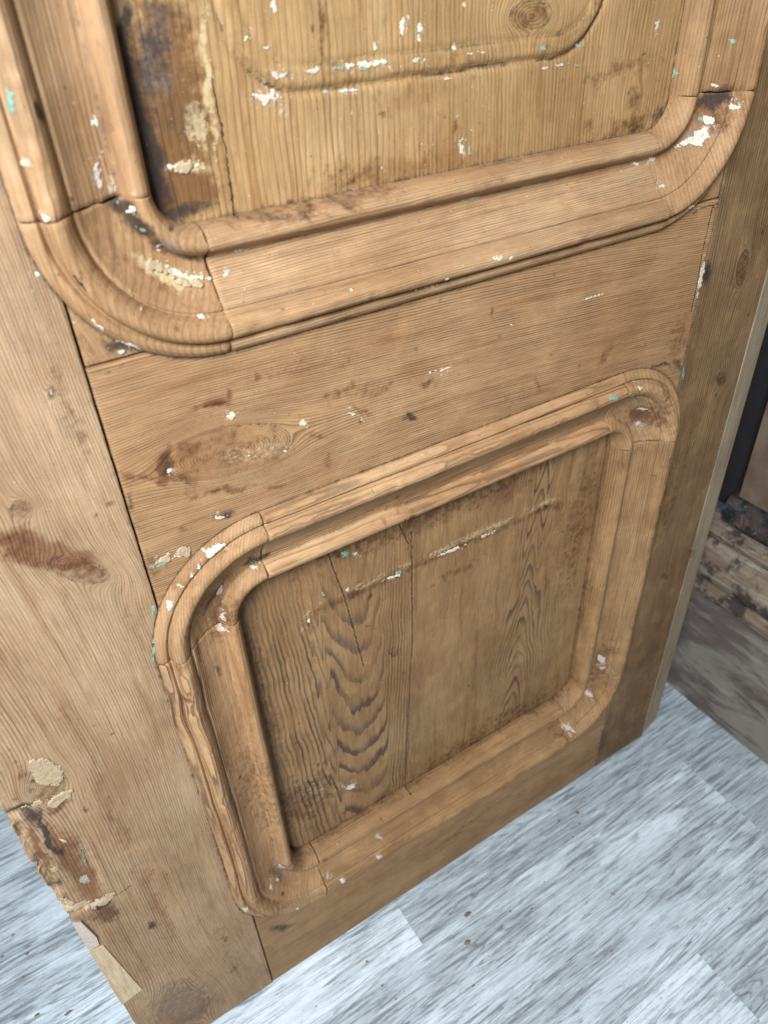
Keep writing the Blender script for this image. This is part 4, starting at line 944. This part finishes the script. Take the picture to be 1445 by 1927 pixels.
PARTS['up', 'B'] = strip('up', 'B', ul + .0004, ur - .0006, MT['mould'], .0022, ringk=1.0, seed=3, skew1=.012)
PARTS['up', 'LB'] = corner('up', 'LB', MT['corner'], .0040, seed=1)
PARTS['up', 'RB'] = corner('up', 'RB', MT['corner'], .0034, seed=2)
ll, lr, lb, lt = CL[0] + CL[4], CL[1] - CL[4], CL[2] + CL[4], CL[3] - CL[4]
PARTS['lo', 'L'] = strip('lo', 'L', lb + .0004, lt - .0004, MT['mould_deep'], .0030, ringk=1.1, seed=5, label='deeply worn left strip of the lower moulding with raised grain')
PARTS['lo', 'R'] = strip('lo', 'R', lb + .0004, lt - .0004, MT['mould_shaded'], .0032, seed=6)
PARTS['lo', 'B'] = strip('lo', 'B', ll + .0004, lr - .0004, MT['mould_shaded'], .0030, seed=7)
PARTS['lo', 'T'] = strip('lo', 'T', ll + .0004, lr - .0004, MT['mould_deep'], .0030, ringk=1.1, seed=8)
PARTS['lo', 'LT'] = corner('lo', 'LT', MT['corner'], .0028, seed=3)
PARTS['lo', 'RT'] = corner('lo', 'RT', MT['corner'], .0036, seed=4)
PARTS['lo', 'LB'] = corner('lo', 'LB', MT['corner'], .0040, seed=5, label='worn away lower left corner of the lower moulding')
PARTS['lo', 'RB'] = corner('lo', 'RB', MT['mould_shaded'], .0040, seed=6)

def owner(x, z):
    for fr in ('up', 'lo'):
        x0, x1, z0, z1, r, d = FR[fr]; q = float(sdf(fr, np.array([x]), np.array([z]))[0])
        if q < 0: return PARTS['panel', fr]
        if q <= W:
            lft, rgt, bot, top = x < x0 + r, x > x1 - r, z < z0 + r, z > z1 - r
            key = ('L' if lft else 'R' if rgt else '') + ('B' if bot else 'T' if top else '')
            return PARTS[fr, key]
    if x < 0: return PARTS['stile', 'L']
    if x > .514: return PARTS['stile', 'R']
    for (a, b, c_, d), o in BLOCKS:
        if a <= x <= b and c_ <= z <= d: return o
    return PARTS['rail', 'M'] if z > .4 else PARTS['rail', 'B']
# flakes of paint and lumps of putty ------------------------------
def flake(name, b, mat, lift, thr, seed, lump=0.0, nsc=1.0):
    cx, cz, ax_, az, bx, bz = b
    if lump == 0: ax_, az, bx, bz = ax_ * .80, az * .80, bx * .74, bz * .74
    la, lb_ = math.hypot(ax_, az), math.hypot(bx, bz)
    st_ = min(.00045, min(la, lb_) / 6)
    na = int(min(130, max(7, 2.6 * la / st_))); nb = int(min(90, max(7, 2.6 * lb_ / st_)))
    A, Bv = np.meshgrid(np.linspace(-1.3, 1.3, na), np.linspace(-1.3, 1.3, nb), indexing='ij')
    X = cx + A * ax_ + Bv * bx; Z = cz + A * az + Bv * bz
    fr = nsc * .55 / max(min(la, lb_), .0012)
    nz = fbm(X * fr + seed * 3.1, Z * fr, 100 + seed, 3)
    val = 1 - (A * A + Bv * Bv) ** .8 + (nz - .5) * 3.6 + (fbm(X * 650, Z * 650, 55 + seed, 3) - .5) * (.9 if lump else 2.4)
    keep = val > thr
    hh = H(X, Z) + lift + lump * sm(thr, thr + .5, val) * (.4 + fbm(X * 230, Z * 230, 66, 3))
    # rim pressed down on to the wood
    inner = keep.copy(); inner[1:] &= keep[:-1]; inner[:-1] &= keep[1:]; inner[:, 1:] &= keep[:, :-1]; inner[:, :-1] &= keep[:, 1:]
    hh = np.where(inner, hh, hh - lift * .8)
    q = grid_quads(na, nb); kf = keep.ravel()
    q = q[kf[q].all(1)]
    if len(q) < 2: return None
    used = np.unique(q); mp = np.full(na * nb, -1); mp[used] = np.arange(len(used)); q = mp[q]
    V = np.stack([X, -hh, Z], -1).reshape(-1, 3)[used]
    det = ax_ * bz - az * bx
    if det < 0: q = q[:, ::-1]
    me = new_mesh(name, V, q)
    return link(name, me, mat, owner(cx, cz))
for i, f in enumerate(FLAKES):
    flake('paint_flake', f[:6], MT[f[6]], .00045, .12, i)
for i, f in enumerate(PUTTY):
    flake('putty_patch', f, MT['K'], .0004, .1, 300 + i, lump=.0008, nsc=1.0)
# pale repair let into the broken edge
def strip_patch(name, pts, mat, y0):
    n = len(pts); V = [(p_[0], y0, p_[1]) for p_ in pts] + [(p_[0], y0 + .02, p_[1]) for p_ in pts]
    me = bpy.data.meshes.new(name); me.from_pydata(V, [], [tuple(range(n))[::-1], tuple(range(n, 2 * n))] + [(i, (i + 1) % n, n + (i + 1) % n, n + i) for i in range(n)])
    me.update()
    Vn = np.array(V)
    put_attr(me, 'gc', 'FLOAT_VECTOR', np.stack([Vn[:, 0], Vn[:, 2], Vn[:, 1]], -1)); put_attr(me, 'ring', 'FLOAT', Vn[:, 0] / .006)
    sb = np.zeros((2 * n, 4)); sb[:, 2] = 1; put_attr(me, 'stain_b', 'FLOAT_COLOR', sb); put_attr(me, 'stain_a', 'FLOAT_COLOR', np.zeros((2 * n, 4)))
    cc = np.zeros((2 * n, 3)); cc[:, 0] = 9; put_attr(me, 'crack', 'FLOAT_VECTOR', cc)
    return link(name, me, mat, door)
strip_patch('repair_piece', [(-.1402, .270), (-.1285, .266), (-.1195, .160), (-.1405, .155)], MT['pale'], -.0012)
strip_patch('repair_piece', [(-.1400, .325), (-.134, .318), (-.1300, .285), (-.131, .272), (-.1400, .271)], MT['P'], -.0011)

# ================================================================ second door, at right angles, half hidden on the right
s = NT('weathered_painted_wood'); obj = s.n('ShaderNodeTexCoord').outputs['Object']
g = s.vm('MULTIPLY', obj, (1, .12, 1))
a1 = s.noise(s.vm('MULTIPLY', obj, (1, .35, 1)), 22, 5, .65, .4); a2 = s.noise(g, 120, 4, .65); a3 = s.noise(s.vm('MULTIPLY', obj, (1, .2, 1)), 80, 4, .7)
c = s.mix(s.ramp(a1, .40, .58), (.105, .078, .066), (.200, .172, .136))
c = s.mix(s.math('MULTIPLY', s.ramp(a3, .52, .68), .6), c, (.06, .045, .04))
c = s.mix(s.math('MULTIPLY', s.ramp(a2, .56, .7), .4), c, (.30, .27, .22))
door2_rail_mat = s.finish(c, .8, s.math('ADD', a2, a3), .001, .6, .25)
s = NT('weathered_brown_moulding'); obj = s.n('ShaderNodeTexCoord').outputs['Object']
g = s.vm('MULTIPLY', obj, (1, .10, 1)); a1 = s.noise(g, 70, 5, .65); a2 = s.noise(obj, 30, 5, .65); a3 = s.noise(g, 220, 4, .6)
c = s.mix(s.ramp(a1, .38, .62), (.225, .170, .115), (.13, .082, .052))
c = s.mix(s.math('MULTIPLY', s.ramp(a2, .47, .60), .9), c, (.03, .02, .018))
c = s.mix(s.math('MULTIPLY', s.ramp(a3, .58, .7), .4), c, (.40, .38, .32))
door2_mould_mat = s.finish(c, .8, s.math('ADD', a1, a3), .001, .6, .25)
s = NT('brown_old_panel'); obj = s.n('ShaderNodeTexCoord').outputs['Object']
a1 = s.noise(obj, 14, 5, .6); a2 = s.noise(s.vm('MULTIPLY', obj, (1, 1, .12)), 120, 4, .6)
c = s.mix(s.ramp(a1, .4, .62), (.105, .062, .038), (.150, .105, .068)); c = s.mix(s.math('MULTIPLY', s.ramp(a2, .5, .7), .4), c, (.10, .062, .04))
door2_panel_mat = s.finish(c, .75, a2, .0008, .5, .3)
s = NT('charred_dark_wood'); obj = s.n('ShaderNodeTexCoord').outputs['Object']
dc = s.mix(s.ramp(s.noise(obj, 60, 4), .4, .6), (.014, .012, .012), (.05, .035, .028))
dc = s.mix(s.math('MULTIPLY', s.ramp(s.noise(obj, 45, 5, .65), .54, .62), .8), dc, (.14, .065, .035))
dc = s.mix(s.math('MULTIPLY', s.ramp(s.noise(s.vm('ADD', obj, (4, 1, 2)), 40, 5, .65), .55, .63), .7), dc, (.12, .14, .145))
mottled_mat = s.finish(dc, .8, s.noise(obj, 200, 3), .001, .6, .25)
s = NT('gap_shadow_black'); obj = s.n('ShaderNodeTexCoord').outputs['Object']
gap_shadow_mat = s.finish(s.mix(s.noise(obj, 80, 3), (.010, .009, .010), (.022, .018, .017)), .9, s.noise(obj, 200, 3), .001, .5, .2)  # near-black colour for the deep shadow beside the panel
door2 = bpy.data.objects.new('weathered_door', None); col.objects.link(door2); door2.location = (.722, -.3, 0)
door2['label'] = 'dark weathered door with worn grey bottom rail, half hidden at the right'
door2['category'] = 'door'; door2['kind'] = 'thing'
def extr(name, prof_xz, y0, y1, mat, ny=60, wear=.0012):
    """profile in (x, z) extruded along y; local to door2"""
    P_ = np.array(prof_xz); n = len(P_)
    ys = np.linspace(y0, y1, ny)
    V = []
    for i, y in enumerate(ys):
        d = (fbm(P_[:, 1] * 60 + 3, np.full(n, y * 30), 121, 3) - .5) * wear * 2
        V.append(np.stack([P_[:, 0] + d, np.full(n, y), P_[:, 1]], -1))
    V = np.concatenate(V)
    idx = np.arange(ny * n).reshape(ny, n)
    q = np.stack([idx[:-1], np.roll(idx, -1, 1)[:-1], np.roll(idx, -1, 1)[1:], idx[1:]], -1).reshape(-1, 4)
    me = bpy.data.meshes.new(name); me.from_pydata(V.tolist(), [], q.tolist() + [idx[0][::-1].tolist(), idx[-1].tolist()])
    me.update()
    bm_fix(me)
    return link(name, me, mat, door2)
import bmesh
def bm_fix(me):
    bm = bmesh.new(); bm.from_mesh(me); bmesh.ops.recalc_face_normals(bm, faces=bm.faces); bm.to_mesh(me); bm.free()
def arc(cx, cz, r, a0, a1, n=8): return [(cx + r * math.cos(math.radians(a0 + (a1 - a0) * i / n)), cz + r * math.sin(math.radians(a0 + (a1 - a0) * i / n))) for i in range(n + 1)]
extr('bottom_rail', [(.04, 0), (.0, .0), (-.001, .10), (0, .205), (.002, .209), (.04, .209)], -.75, .62, door2_rail_mat)
extr('moulding_strip', [(.03, .2105)] + [(-.003, .2105), (-.011, .216), (-.0125, .222), (-.010, .229), (-.004, .233)] + [(-.004, .239), (-.012, .245), (-.018, .258), (-.017, .272), (-.010, .286), (-.002, .296), (.004, .302), (-.002, .308), (-.005, .316), (-.001, .324), (.008, .327), (.03, .327)], -.75, .62, door2_mould_mat)
extr('moulding_strip', [(.03, .3275), (.012, .3275), (.009, .335), (.007, .345), (.009, .358), (.014, .368), (.03, .370)], -.75, .345, mottled_mat)
extr('panel', [(.032, .371), (.018, .371), (.018, .7), (.018, 2.0), (.032, 2.0)], -.75, .335, door2_panel_mat, wear=.0004)
extr('stile', [(.06, .3275), (.045, .3275), (.045, 2.0), (.06, 2.0)], .345, .62, gap_shadow_mat)  # black board standing in for the shadowed gap beside the panel

# sawdust and crumbs on the floor
sd = NT('wood_crumbs'); obj = sd.n('ShaderNodeTexCoord').outputs['Object']
crumb_mat = sd.finish(sd.mix(sd.noise(obj, 60, 2), (.30, .17, .09), (.10, .065, .045)), .9, None)
V = []; F = []
spots = CRUMBS + [(random.uniform(-.3, .7), random.uniform(-.45, .0), random.uniform(.0004, .0011)) for _ in range(46)]
for (x, y, r) in spots:
    if -.14 < x < .65 and y > -.003: continue
    k = len(V); a = random.random() * 6
    for j in range(6):
        t = a + j * math.pi / 3; rr = r * random.uniform(.55, 1.3)
        V.append((x + 1.6 * rr * math.cos(t), y + rr * math.sin(t), .0002))
    V.append((x, y, r * .7 + .0003))
    F += [(k + j, k + (j + 1) % 6, k + 6) for j in range(6)]
me = bpy.data.meshes.new('wood_crumbs'); me.from_pydata(V, [], F); me.update()
o = link('wood_crumbs', me, crumb_mat, None, kind='stuff', label='brown crumbs of wood and rust scattered on the whitewashed floor', category='debris')
